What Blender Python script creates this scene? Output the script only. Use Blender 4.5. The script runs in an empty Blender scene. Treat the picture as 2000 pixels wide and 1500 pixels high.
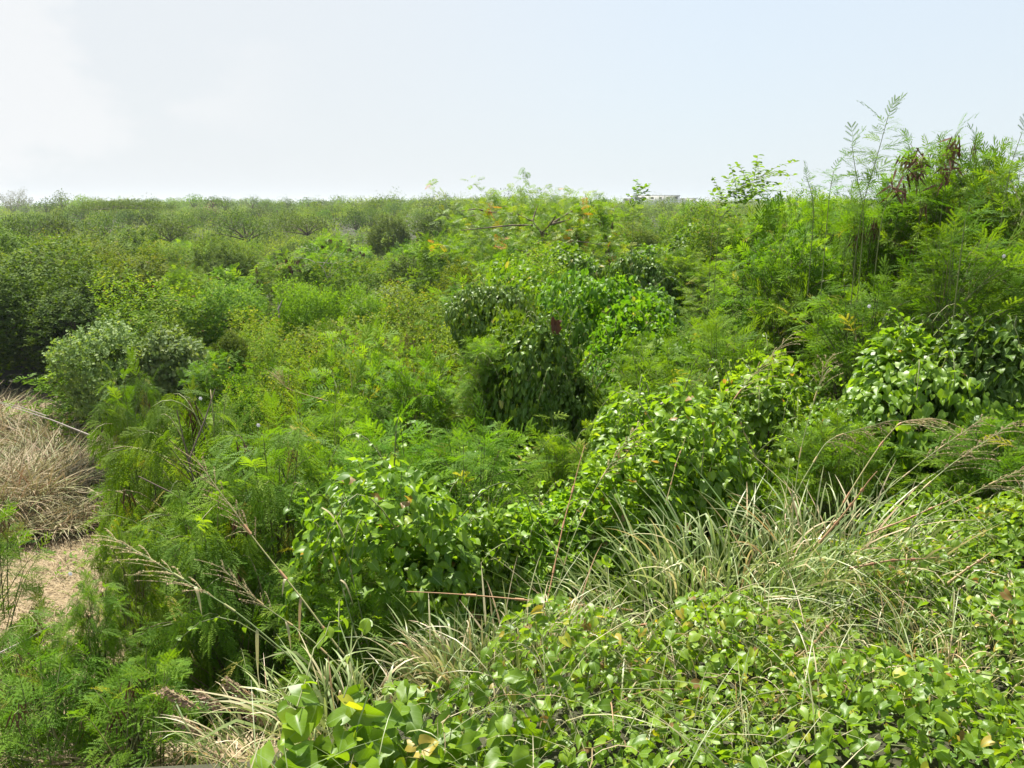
import bpy, math
import numpy as np
from mathutils import Vector
R = math.radians
scene = bpy.context.scene

# ------------------------------------------------------------------ camera
EYE = 6.0
F = 1570.0                       # focal length in pixels of the 2000 px wide photograph
V0 = 400.0                       # row of the horizon
PITCH = math.atan((750 - V0) / F)
cam = bpy.data.objects.new('camera', bpy.data.cameras.new('camera'))
scene.collection.objects.link(cam)
cam.location = (0, 0, EYE)
cam.rotation_euler = (math.pi / 2 - PITCH, 0, 0)
cam.data.sensor_width = 36
cam.data.lens = 36 * F / 2000
cam.data.clip_start = 0.05
cam.data.clip_end = 6000
scene.camera = cam
scene.render.resolution_x, scene.render.resolution_y = 1024, 768
scene.render.engine = 'CYCLES'
scene.cycles.max_bounces = 7
scene.cycles.diffuse_bounces = 3
scene.cycles.glossy_bounces = 2
scene.cycles.transmission_bounces = 3
scene.cycles.caustics_reflective = False
scene.cycles.caustics_refractive = False

# ------------------------------------------------------------------ light
SUN_EL, SUN_AZ = 63.0, -28.0     # azimuth from the view direction, negative = left
SKY_STRENGTH = 0.095
SUN_STRENGTH = 5.0
EXPOSURE = 1.22
HAZE = 0.00032
az, el = R(SUN_AZ), R(SUN_EL)
sdir = Vector((math.sin(az) * math.cos(el), math.cos(az) * math.cos(el), math.sin(el)))
sun = bpy.data.objects.new('sun', bpy.data.lights.new('sun', 'SUN'))
scene.collection.objects.link(sun)
sun.data.energy = SUN_STRENGTH
sun.data.angle = R(0.55)
sun.data.color = (1.0, 0.955, 0.87)
sun.rotation_euler = sdir.to_track_quat('Z', 'Y').to_euler()

world = bpy.data.worlds.new('World')
scene.world = world
world.use_nodes = True
nt = world.node_tree
nt.nodes.clear()
def N(t, kind, **kw):
    n = t.nodes.new(kind)
    for k, v in kw.items():
        setattr(n, k, v)
    return n
out = N(nt, 'ShaderNodeOutputWorld')
bg = N(nt, 'ShaderNodeBackground')
bg.inputs['Strength'].default_value = SKY_STRENGTH
sky = N(nt, 'ShaderNodeTexSky', sky_type='NISHITA', sun_disc=False)
sky.sun_elevation = el
sky.sun_rotation = az
sky.air_density, sky.dust_density, sky.ozone_density, sky.altitude = 1.0, 1.2, 1.5, 20
tc = N(nt, 'ShaderNodeTexCoord')
sep = N(nt, 'ShaderNodeSeparateXYZ')
nt.links.new(tc.outputs['Generated'], sep.inputs[0])
# thin veil of humid air: pulls the sky towards a pale blue grey
veil = N(nt, 'ShaderNodeMix', data_type='RGBA')
veil.inputs[7].default_value = (3.42, 3.76, 4.0, 1)
vf = N(nt, 'ShaderNodeMapRange')
vf.inputs['From Min'].default_value, vf.inputs['From Max'].default_value = 0.0, 0.9
vf.inputs['To Min'].default_value, vf.inputs['To Max'].default_value = 0.93, 0.5
nt.links.new(sep.outputs['Z'], vf.inputs['Value'])
nt.links.new(vf.outputs[0], veil.inputs[0])
nt.links.new(sky.outputs[0], veil.inputs[6])
# white glow of haze and soft cumulus towards the left
dot = N(nt, 'ShaderNodeVectorMath', operation='DOT_PRODUCT')
nrm = N(nt, 'ShaderNodeVectorMath', operation='NORMALIZE')
nt.links.new(tc.outputs['Generated'], nrm.inputs[0])
nt.links.new(nrm.outputs[0], dot.inputs[0])
dot.inputs[1].default_value = Vector((-0.62, 0.76, 0.17)).normalized()
gl = N(nt, 'ShaderNodeMapRange', interpolation_type='SMOOTHSTEP')
gl.inputs['From Min'].default_value, gl.inputs['From Max'].default_value = 0.58, 1.0
gl.inputs['To Min'].default_value, gl.inputs['To Max'].default_value = 0.0, 0.75
nt.links.new(dot.outputs['Value'], gl.inputs['Value'])
glow = N(nt, 'ShaderNodeMix', data_type='RGBA')
glow.inputs[7].default_value = (3.78, 3.88, 3.95, 1)
nt.links.new(gl.outputs[0], glow.inputs[0])
nt.links.new(veil.outputs[2], glow.inputs[6])
noi = N(nt, 'ShaderNodeTexNoise')
noi.inputs['Scale'].default_value, noi.inputs['Detail'].default_value = 5.5, 7
noi.inputs['Roughness'].default_value = 0.55
mp = N(nt, 'ShaderNodeMapping')
mp.inputs['Scale'].default_value = (1, 1, 1.7)
mp.inputs['Location'].default_value = (0.35, 0.1, 0.2)
nt.links.new(nrm.outputs[0], mp.inputs[0])
nt.links.new(mp.outputs[0], noi.inputs['Vector'])
cr = N(nt, 'ShaderNodeMapRange', interpolation_type='SMOOTHSTEP')
cr.inputs['From Min'].default_value, cr.inputs['From Max'].default_value = 0.45, 0.59
nt.links.new(noi.outputs[0], cr.inputs['Value'])
dot2 = N(nt, 'ShaderNodeVectorMath', operation='DOT_PRODUCT')
nt.links.new(nrm.outputs[0], dot2.inputs[0])
dot2.inputs[1].default_value = Vector((-0.62, 0.80, 0.17)).normalized()
cm = N(nt, 'ShaderNodeMapRange', interpolation_type='SMOOTHSTEP')
cm.inputs['From Min'].default_value, cm.inputs['From Max'].default_value = 0.90, 0.99
cm.inputs['To Max'].default_value = 0.5
nt.links.new(dot2.outputs['Value'], cm.inputs['Value'])
mul = N(nt, 'ShaderNodeMath', operation='MULTIPLY')
nt.links.new(cr.outputs[0], mul.inputs[0])
nt.links.new(cm.outputs[0], mul.inputs[1])
cl = N(nt, 'ShaderNodeMix', data_type='RGBA')
cl.inputs[7].default_value = (4.4, 4.4, 4.42, 1)
nt.links.new(mul.outputs[0], cl.inputs[0])
nt.links.new(glow.outputs[2], cl.inputs[6])
nt.links.new(cl.outputs[2], bg.inputs[0])
nt.links.new(bg.outputs[0], out.inputs[0])

scene.view_settings.view_transform = 'Standard'
scene.view_settings.look = 'None'
scene.view_settings.exposure = EXPOSURE
scene.view_settings.gamma = 1

# ------------------------------------------------------------------ helpers
def P(u, v, d):
    """world point seen at photograph pixel (u, v), at forward distance d"""
    a, b = (u - 1000) / F, -(v - 750) / F
    c, s = math.cos(PITCH), math.sin(PITCH)
    fy, fz = c + b * s, -s + b * c
    return np.array([a / fy * d, d, EYE + fz / fy * d])

def sst(a, b, x):
    t = np.clip((np.asarray(x, float) - a) / (b - a), 0, 1)
    return t * t * (3 - 2 * t)

def edge(x):
    return np.interp(x, [-1.0, -0.3, 0.6, 1.6, 3.2, 6], [1.75, 2.15, 2.35, 2.9, 3.9, 4.6])

def T(x, y):
    """height of the terrain"""
    x, y = np.asarray(x, float), np.asarray(y, float)
    q = np.maximum(y - edge(x) + 0.1, -(x + 0.62) * 1.05)
    D = 3.35 + (1.0 - 3.35) * sst(-2.5, 4.5, x - 0.02 * y)
    z = EYE - 1.68 - D * sst(0, 4.6, q)
    dist = np.hypot(x, y)
    z = z + (EYE - 5.03 - z) * sst(22, 45, dist)             # bank dies out into the plain
    z = z + 0.05 * np.sin(x * 1.3 + 0.7) * np.sin(y * 1.1)
    z = z + (0.5 * np.sin(x * 0.045 + 1.0) + 0.5 * np.sin(y * 0.06 + x * 0.02)) * sst(40, 110, dist)
    side = sst(-.50, -.60, x / np.maximum(y, 1))
    z = z + (2.0 - 1.6 * side) * sst(85, 175, dist) + (1.5 - 1.4 * side) * sst(220, 460, dist)
    z = z + .9 * sst(90, 200, dist) * np.sin(x * .035 + 2) + .5 * sst(90, 160, dist) * np.sin(x * .09 + y * .02)
    z = z - 14.0 * sst(620, 1500, dist)
    return z

class Tmpl:
    def __init__(s, V, T3=None, Q=None, lx=None, ly=None):
        s.V = np.array(V, float)
        s.T = np.array(T3 if T3 is not None and len(T3) else np.zeros((0, 3)), int).reshape(-1, 3)
        s.Q = np.array(Q if Q is not None and len(Q) else np.zeros((0, 4)), int).reshape(-1, 4)
        s.lx = np.zeros(len(s.V)) if lx is None else np.array(lx, float)
        s.ly = np.zeros(len(s.V)) if ly is None else np.array(ly, float)

class MB:
    """collects geometry and links it as one mesh"""
    def __init__(s):
        s.V, s.T, s.Q, s.t, s.lx, s.ly, s.mt, s.mq, s.n = [], [], [], [], [], [], [], [], 0
    def raw(s, V, T3, Q, tint, lx, ly, mi=0):
        s.V.append(V); s.t.append(tint); s.lx.append(lx); s.ly.append(ly)
        s.T.append(T3 + s.n); s.Q.append(Q + s.n)
        s.mt.append(np.full(len(T3), mi)); s.mq.append(np.full(len(Q), mi))
        s.n += len(V)
    def inst(s, tm, M, pos, tint, mi=0):
        """k copies of a template; M (k,3,3) holds the axes as columns"""
        k, n = len(pos), len(tm.V)
        if k == 0: return
        V = (np.einsum('kij,nj->kni', M, tm.V) + pos[:, None, :]).reshape(-1, 3)
        off = (np.arange(k) * n)[:, None, None]
        T3 = (tm.T[None] + off).reshape(-1, 3)
        Q = (tm.Q[None] + off).reshape(-1, 4)
        s.raw(V, T3, Q, np.repeat(tint, n), np.tile(tm.lx, k), np.tile(tm.ly, k), mi)
    def tube(s, pts, r0, r1, sides=4, tint=0.5, mi=0):
        pts = np.asarray(pts, float)
        n = len(pts)
        d = np.gradient(pts, axis=0)
        d /= np.linalg.norm(d, axis=1)[:, None] + 1e-9
        a = np.cross(d, np.array([0.31, 0.82, 0.2])); a /= np.linalg.norm(a, axis=1)[:, None] + 1e-9
        b = np.cross(d, a)
        r = np.linspace(r0, r1, n)[:, None, None]
        th = np.arange(sides) * 2 * np.pi / sides
        ring = pts[:, None] + r * (a[:, None] * np.cos(th)[None, :, None] + b[:, None] * np.sin(th)[None, :, None])
        i = np.arange(n - 1)[:, None] * sides; j = np.arange(sides)[None]; j2 = (j + 1) % sides
        Q = np.stack([i + j, i + j2, i + sides + j2, i + sides + j], -1).reshape(-1, 4)
        m = n * sides
        s.raw(ring.reshape(-1, 3), np.zeros((0, 3), int), Q, np.full(m, tint), np.full(m, 0.5), np.zeros(m), mi)
    def ribbon(s, pts, w, tint=0.5, mi=0, side=None, up=0.0):
        """a blade: folded strip tapering to a point; pts (k,n,3), w (k,), tint (k,)"""
        pts = np.asarray(pts, float); k, n, _ = pts.shape
        d = np.gradient(pts, axis=1); d /= np.linalg.norm(d, axis=2)[..., None] + 1e-9
        if side is None: side = np.cross(d, np.array([0.05, 0.02, 1.0]))
        side = side / (np.linalg.norm(side, axis=2)[..., None] + 1e-9)
        prof = np.sin(np.linspace(0.75, np.pi * 0.985, n)) ** 0.8
        o = side * (np.asarray(w)[:, None] * prof[None] * 0.5)[..., None]
        V = np.stack([pts - o, pts + o], 2).reshape(k, n * 2, 3)
        i = np.arange(n - 1) * 2
        Q1 = np.stack([i, i + 1, i + 3, i + 2], -1)
        Q = (Q1[None] + (np.arange(k) * n * 2)[:, None, None]).reshape(-1, 4)
        s.raw(V.reshape(-1, 3), np.zeros((0, 3), int), Q, np.repeat(np.broadcast_to(tint, (k,)), n * 2),
              np.tile([0.5], k * n * 2), np.tile(np.repeat(np.linspace(0, 1, n), 2), k), mi)
    def mesh(s, name, mats, smooth=False):
        V = np.concatenate(s.V); T3 = np.concatenate(s.T); Q = np.concatenate(s.Q)
        me = bpy.data.meshes.new(name)
        me.vertices.add(len(V)); me.vertices.foreach_set('co', V.astype(np.float32).ravel())
        nl = len(T3) * 3 + len(Q) * 4
        me.loops.add(nl)
        me.loops.foreach_set('vertex_index', np.concatenate([T3.ravel(), Q.ravel()]).astype(np.int32))
        me.polygons.add(len(T3) + len(Q))
        st = np.concatenate([np.arange(len(T3)) * 3, len(T3) * 3 + np.arange(len(Q)) * 4]).astype(np.int32)
        me.polygons.foreach_set('loop_start', st)
        mi = np.concatenate(s.mt + s.mq).astype(np.int32) if False else np.concatenate([np.concatenate(s.mt), np.concatenate(s.mq)]).astype(np.int32)
        me.polygons.foreach_set('material_index', mi)
        if smooth: me.polygons.foreach_set('use_smooth', np.ones(len(mi), bool))
        me.update(calc_edges=True)
        for nm, arr in (('tint', s.t), ('lx', s.lx), ('ly', s.ly)):
            at = me.attributes.new(nm, 'FLOAT', 'POINT')
            at.data.foreach_set('value', np.concatenate(arr).astype(np.float32))
        for m in mats: me.materials.append(m)
        return me

def unit(a):
    return a / (np.linalg.norm(a, axis=-1, keepdims=True) + 1e-9)

def frames(d, n, scale):
    """rotation matrices with y = d (leaf axis), z close to n; scaled"""
    d = unit(d); x = unit(np.cross(d, n)); z = np.cross(x, d)
    return np.stack([x, d, z], -1) * np.asarray(scale)[:, None, None]

# ------------------------------------------------------------------ materials
def hsvmat(name, stops, rough=0.45, trans=0.35, tcol=None, spec=0.5, veins=False, objvar=0.12, bump=0.0):
    m = bpy.data.materials.new(name); m.use_nodes = True
    t = m.node_tree; t.nodes.clear(); L = t.links.new
    o = N(t, 'ShaderNodeOutputMaterial')
    at = N(t, 'ShaderNodeAttribute', attribute_name='tint')
    rp = N(t, 'ShaderNodeValToRGB')
    if .15 < trans and name != 'white_petal':                   # leaf albedo, measured leaves are darker than they look in the sun
        q_ = 1.0 if name == 'vine_leaf' else 1.1
        stops = [(p_, tuple(c_ * q_ for c_ in c)) for p_, c in stops]
    e = rp.color_ramp.elements
    e[0].position, e[0].color = stops[0][0], (*stops[0][1], 1)
    e[1].position, e[1].color = stops[-1][0], (*stops[-1][1], 1)
    for p, c in stops[1:-1]:
        x = e.new(p); x.color = (*c, 1)
    L(at.outputs['Fac'], rp.inputs[0])
    col = rp.outputs[0]
    if objvar:
        oi = N(t, 'ShaderNodeObjectInfo')
        hs = N(t, 'ShaderNodeHueSaturation')
        a = N(t, 'ShaderNodeMapRange'); a.inputs['To Min'].default_value, a.inputs['To Max'].default_value = 0.5 - objvar * 0.11, 0.5 + objvar * 0.04
        b = N(t, 'ShaderNodeMath', operation='FRACT'); b0 = N(t, 'ShaderNodeMath', operation='MULTIPLY'); b0.inputs[1].default_value = 7.31
        c = N(t, 'ShaderNodeMapRange'); c.inputs['To Min'].default_value, c.inputs['To Max'].default_value = 1 - 1.5 * objvar, 1 + objvar
        L(oi.outputs['Random'], a.inputs[0]); L(oi.outputs['Random'], b0.inputs[0]); L(b0.outputs[0], b.inputs[0]); L(b.outputs[0], c.inputs[0])
        L(a.outputs[0], hs.inputs['Hue']); L(c.outputs[0], hs.inputs['Value']); L(col, hs.inputs['Color'])
        col = hs.outputs[0]
    if veins:
        lx = N(t, 'ShaderNodeAttribute', attribute_name='lx'); ly = N(t, 'ShaderNodeAttribute', attribute_name='ly')
        k = N(t, 'ShaderNodeMath', operation='MULTIPLY'); k.inputs[1].default_value = 0.85; L(lx.outputs['Fac'], k.inputs[0])
        s = N(t, 'ShaderNodeMath', operation='SUBTRACT'); L(ly.outputs['Fac'], s.inputs[0]); L(k.outputs[0], s.inputs[1])
        f = N(t, 'ShaderNodeMath', operation='MULTIPLY'); f.inputs[1].default_value = 5.5; L(s.outputs[0], f.inputs[0])
        g = N(t, 'ShaderNodeMath', operation='PINGPONG'); g.inputs[1].default_value = 0.5; L(f.outputs[0], g.inputs[0])
        v1 = N(t, 'ShaderNodeMapRange'); v1.inputs['From Min'].default_value, v1.inputs['From Max'].default_value = 0.0, 0.07
        v1.inputs['To Min'].default_value, v1.inputs['To Max'].default_value = 0.4, 0.0; L(g.outputs[0], v1.inputs[0])
        v2 = N(t, 'ShaderNodeMapRange'); v2.inputs['From Min'].default_value, v2.inputs['From Max'].default_value = 0.012, 0.035
        v2.inputs['To Min'].default_value, v2.inputs['To Max'].default_value = 0.9, 0.0; L(lx.outputs['Fac'], v2.inputs[0])
        mx = N(t, 'ShaderNodeMath', operation='MAXIMUM'); L(v1.outputs[0], mx.inputs[0]); L(v2.outputs[0], mx.inputs[1])
        mm = N(t, 'ShaderNodeMix', data_type='RGBA'); mm.inputs[7].default_value = (0.20, 0.30, 0.09, 1)
        L(mx.outputs[0], mm.inputs[0]); L(col, mm.inputs[6]); col = mm.outputs[2]
    pb = N(t, 'ShaderNodeBsdfPrincipled')
    pb.inputs['Roughness'].default_value = rough
    pb.inputs['Specular IOR Level'].default_value = spec
    L(col, pb.inputs['Base Color'])
    if trans > 0:
        tr = N(t, 'ShaderNodeBsdfTranslucent')
        bc = N(t, 'ShaderNodeMix', data_type='RGBA', blend_type='MULTIPLY'); bc.inputs[0].default_value = 1
        bc.inputs[7].default_value = (*(tcol or (2.1, 2.05, 0.6)), 1)
        L(col, bc.inputs[6]); L(bc.outputs[2], tr.inputs[0])
        ms = N(t, 'ShaderNodeMixShader'); ms.inputs[0].default_value = trans
        L(pb.outputs[0], ms.inputs[1]); L(tr.outputs[0], ms.inputs[2]); L(ms.outputs[0], o.inputs[0])
    else:
        L(pb.outputs[0], o.inputs[0])
    return m

M = {}
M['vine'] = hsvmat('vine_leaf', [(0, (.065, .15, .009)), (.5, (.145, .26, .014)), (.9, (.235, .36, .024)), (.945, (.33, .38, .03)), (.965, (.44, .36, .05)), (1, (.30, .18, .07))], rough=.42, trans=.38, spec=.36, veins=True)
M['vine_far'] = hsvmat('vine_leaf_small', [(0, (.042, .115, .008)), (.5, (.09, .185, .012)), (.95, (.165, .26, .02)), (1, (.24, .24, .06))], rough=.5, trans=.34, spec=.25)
M['vine_dark'] = hsvmat('shade_toned_vine_leaf', [(0, (.036, .088, .007)), (.5, (.075, .145, .011)), (.95, (.15, .225, .018)), (1, (.2, .2, .05))], rough=.45, trans=.24, spec=.24, veins=True)  # darker vine leaf: shade of the column, crown and curtain put into its colour
M['leuc'] = hsvmat('feathery_leaf', [(0, (.045, .12, .008)), (.5, (.096, .19, .012)), (.93, (.175, .27, .018)), (1, (.28, .27, .05))], rough=.6, trans=.38, spec=.14)
M['droop'] = hsvmat('drooping_feathery_leaf', [(0, (.042, .105, .009)), (.5, (.088, .17, .013)), (.95, (.16, .245, .02)), (1, (.28, .26, .05))], rough=.6, trans=.38, spec=.16)
M['fine'] = hsvmat('small_leaf', [(0, (.04, .1, .008)), (.5, (.09, .168, .012)), (.9, (.165, .235, .022)), (.96, (.27, .26, .08)), (1, (.2, .12, .06))], rough=.65, trans=.32, spec=.12, objvar=.24)
M['lime'] = hsvmat('lime_leaf', [(0, (.07, .16, .008)), (1, (.17, .28, .014))], rough=.6, trans=.38, spec=.12)
M['dark'] = hsvmat('dark_leaf', [(0, (.03, .07, .007)), (.6, (.072, .13, .010)), (1, (.14, .2, .018))], rough=.65, trans=.26, spec=.12, objvar=.2)
M['pale'] = hsvmat('pale_glossy_leaf', [(0, (.07, .13, .03)), (.6, (.14, .21, .06)), (1, (.26, .32, .13))], rough=.62, trans=.25, spec=.18)
M['flame'] = hsvmat('yellowing_leaf', [(0, (.06, .13, .012)), (.6, (.12, .2, .016)), (.88, (.2, .25, .02)), (.97, (.32, .24, .02)), (1, (.38, .17, .03))], rough=.5, trans=.35, spec=.3)
M['grey'] = hsvmat('wispy_grey_foliage', [(0, (.10, .12, .08)), (1, (.20, .2, .15))], rough=.7, trans=.2, spec=.2)
M['pod'] = hsvmat('seed_pod', [(0, (.075, .03, .017)), (.6, (.15, .065, .038)), (1, (.26, .14, .085))], rough=.6, trans=.1, tcol=(1, 1, 1), spec=.3)
M['podpale'] = hsvmat('pale_seed_pod', [(0, (.16, .085, .05)), (1, (.33, .2, .14))], rough=.7, trans=.1, tcol=(1, 1, 1), spec=.2)
M['wood'] = hsvmat('bark', [(0, (.06, .045, .03)), (1, (.20, .16, .115))], rough=.85, trans=0, spec=.2)
M['twig'] = hsvmat('green_twig', [(0, (.10, .13, .04)), (.6, (.19, .21, .08)), (1, (.27, .2, .10))], rough=.6, trans=0, spec=.3)
M['dead'] = hsvmat('dead_wood', [(0, (.24, .20, .16)), (1, (.40, .36, .31))], rough=.85, trans=0, spec=.2)
M['grass'] = hsvmat('grass_blade', [(0, (.085, .15, .035)), (.35, (.2, .27, .085)), (.6, (.33, .37, .17)), (.75, (.40, .38, .20)), (.93, (.50, .42, .25)), (1, (.44, .29, .15))], rough=.45, trans=.28, tcol=(1.25, 1.25, .8), spec=.5)
M['straw'] = hsvmat('dry_grass_blade', [(0, (.20, .19, .07)), (.35, (.30, .24, .12)), (.7, (.40, .32, .17)), (1, (.46, .36, .21))], rough=.6, trans=.2, tcol=(1.1, 1, .8), spec=.3)
M['deadgrass'] = hsvmat('matted_dead_grass', [(0, (.11, .15, .045)), (.35, (.20, .21, .09)), (.7, (.29, .26, .14)), (.88, (.36, .30, .18)), (1, (.20, .13, .075))], rough=.6, trans=.2, tcol=(1.1, 1, .8), spec=.25)
M['stalk'] = hsvmat('seed_stalk', [(0, (.14, .22, .07)), (.5, (.33, .33, .13)), (.75, (.42, .29, .13)), (1, (.38, .21, .10))], rough=.5, trans=.1, tcol=(1, 1, 1), spec=.4)
M['seed'] = hsvmat('grass_seed', [(0, (.24, .26, .10)), (.6, (.40, .33, .17)), (1, (.36, .24, .17))], rough=.7, trans=.2, tcol=(1, 1, .9), spec=.2)
M['flower'] = hsvmat('white_petal', [(0, (.75, .72, .74)), (1, (.8, .74, .78))], rough=.6, trans=.3, tcol=(1, 1, 1), spec=.3)
M['white'] = hsvmat('white_plaster', [(0, (.72, .71, .67)), (1, (.80, .79, .76))], rough=.8, trans=0, spec=.2, objvar=0)
M['cream'] = hsvmat('cream_render', [(0, (.60, .56, .47)), (1, (.66, .6, .5))], rough=.85, trans=0, spec=.2, objvar=0)
M['shade'] = hsvmat('dark_window', [(0, (.05, .055, .06)), (1, (.07, .07, .08))], rough=.3, trans=0, spec=.5, objvar=0)
M['redroof'] = hsvmat('faded_red_roof', [(0, (.52, .25, .18)), (1, (.58, .3, .22))], rough=.8, trans=0, spec=.2, objvar=0)

def ground_mat():
    m = bpy.data.materials.new('soil_and_dry_grass'); m.use_nodes = True
    t = m.node_tree; L = t.links.new
    pb = t.nodes['Principled BSDF']; pb.inputs['Roughness'].default_value = 0.95
    g = N(t, 'ShaderNodeNewGeometry')
    n1 = N(t, 'ShaderNodeTexNoise'); n1.inputs['Scale'].default_value = 3.5; n1.inputs['Detail'].default_value = 9
    n2 = N(t, 'ShaderNodeTexNoise'); n2.inputs['Scale'].default_value = 28; n2.inputs['Detail'].default_value = 6
    L(g.outputs['Position'], n1.inputs['Vector']); L(g.outputs['Position'], n2.inputs['Vector'])
    r1 = N(t, 'ShaderNodeValToRGB'); e = r1.color_ramp.elements
    e[0].position, e[0].color = .3, (.12, .075, .042, 1); e[1].position, e[1].color = .7, (.30, .225, .12, 1)
    x = e.new(.5); x.color = (.22, .165, .09, 1)
    L(n2.outputs[0], r1.inputs[0])
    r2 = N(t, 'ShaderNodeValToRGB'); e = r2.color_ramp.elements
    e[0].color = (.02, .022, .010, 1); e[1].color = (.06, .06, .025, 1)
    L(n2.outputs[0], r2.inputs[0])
    at = N(t, 'ShaderNodeAttribute', attribute_name='clearing')
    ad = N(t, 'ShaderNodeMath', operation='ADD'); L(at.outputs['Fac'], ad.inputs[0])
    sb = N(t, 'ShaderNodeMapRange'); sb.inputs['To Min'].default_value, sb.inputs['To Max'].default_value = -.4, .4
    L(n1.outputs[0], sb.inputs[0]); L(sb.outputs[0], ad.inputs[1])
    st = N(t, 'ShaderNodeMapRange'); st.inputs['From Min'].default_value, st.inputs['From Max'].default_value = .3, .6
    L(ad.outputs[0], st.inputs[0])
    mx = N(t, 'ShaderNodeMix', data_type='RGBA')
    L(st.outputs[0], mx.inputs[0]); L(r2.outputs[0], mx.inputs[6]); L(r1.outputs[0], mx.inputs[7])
    L(mx.outputs[2], pb.inputs['Base Color'])
    bp = N(t, 'ShaderNodeBump'); bp.inputs['Strength'].default_value = .5; bp.inputs['Distance'].default_value = .03
    L(n2.outputs[0], bp.inputs['Height']); L(bp.outputs[0], pb.inputs['Normal'])
    return m
M['ground'] = ground_mat()

# ------------------------------------------------------------------ object helpers
def tag(o, label=None, cat=None, group=None, kind=None):
    if label: o['label'] = label
    if cat: o['category'] = cat
    if group: o['group'] = group
    if kind: o['kind'] = kind
    return o
def thing(name, label, cat, loc, rz=0.0, group=None):
    o = bpy.data.objects.new(name, None); scene.collection.objects.link(o)
    o.empty_display_size = 0.2
    o.location = [float(c) for c in loc]; o.rotation_euler = (0, 0, rz)
    return tag(o, label, cat, group)
def part(name, me, parent=None, loc=(0, 0, 0), rot=(0, 0, 0), scale=(1, 1, 1)):
    o = bpy.data.objects.new(name, me); scene.collection.objects.link(o)
    o.parent = parent; o.location = [float(c) for c in loc]; o.rotation_euler = rot; o.scale = [float(c) for c in scale]
    return o

# ------------------------------------------------------------------ leaf templates
def heart_tmpl(rows, cols, cup=.28, bend=.35, round_=0.0, wave=0.0):
    V, lx, ly, Q = [], [], [], []
    for i in range(rows + 1):
        t = i / rows
        w = (.56 + .05 * round_) * (1 - t) ** (.72 - .2 * round_) * min(1.25, (t + .14) / .42) ** .5 if i < rows else 0.0
        for j in range(cols + 1):
            s = -1 + 2 * j / cols
            y = t - 0.20 * abs(s) * (1 - t) ** 3 + 0.10 * (1 - abs(s)) * (1 - t) ** 4 * 0
            x = w * s
            z = cup * abs(x) ** 1.3 - bend * t * t + wave * 0.05 * math.sin(7 * t + 2 * s) * abs(s)
            V.append((x, y, z)); lx.append(abs(x)); ly.append(t)
    for i in range(rows):
        for j in range(cols):
            a = i * (cols + 1) + j
            Q.append((a, a + 1, a + cols + 2, a + cols + 1))
    return Tmpl(V, None, Q, lx, ly)
HEARTB = [heart_tmpl(8, 6, .35, .28, 0, 1.6), heart_tmpl(8, 6, -.25, .45, .4, -1.8), heart_tmpl(8, 6, .75, .18, 0, 1), heart_tmpl(8, 6, .15, .2, 1, 1.5), heart_tmpl(8, 6, .5, -.15, .6, 2)]
HEART0 = [heart_tmpl(5, 4, .35, .28, 0, 1.4), heart_tmpl(5, 4, -.25, .5, .5, -1.6), heart_tmpl(5, 4, .9, .18, 0, .8), heart_tmpl(5, 4, .15, .2, 1, 1.5), heart_tmpl(5, 4, 1.4, .3, -.6, .8)]
HEART1 = [heart_tmpl(4, 2, .4, .3), heart_tmpl(4, 2, -.3, .5), heart_tmpl(4, 2, .9, .15)]
HEART2 = [heart_tmpl(2, 2, .5, .35)]
SMALL = Tmpl([(0, 0, 0), (.24, .45, .06), (0, 1, -.12), (-.24, .45, .06)], [(0, 1, 2), (0, 2, 3)])
OVAL = Tmpl([(0, 0, 0), (.3, .3, .07), (.27, .72, .03), (0, 1, -.1), (-.27, .72, .03), (-.3, .3, .07), (0, .5, 0)],
            [(0, 1, 6), (1, 2, 6), (2, 3, 6), (3, 4, 6), (4, 5, 6), (5, 0, 6)])

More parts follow.
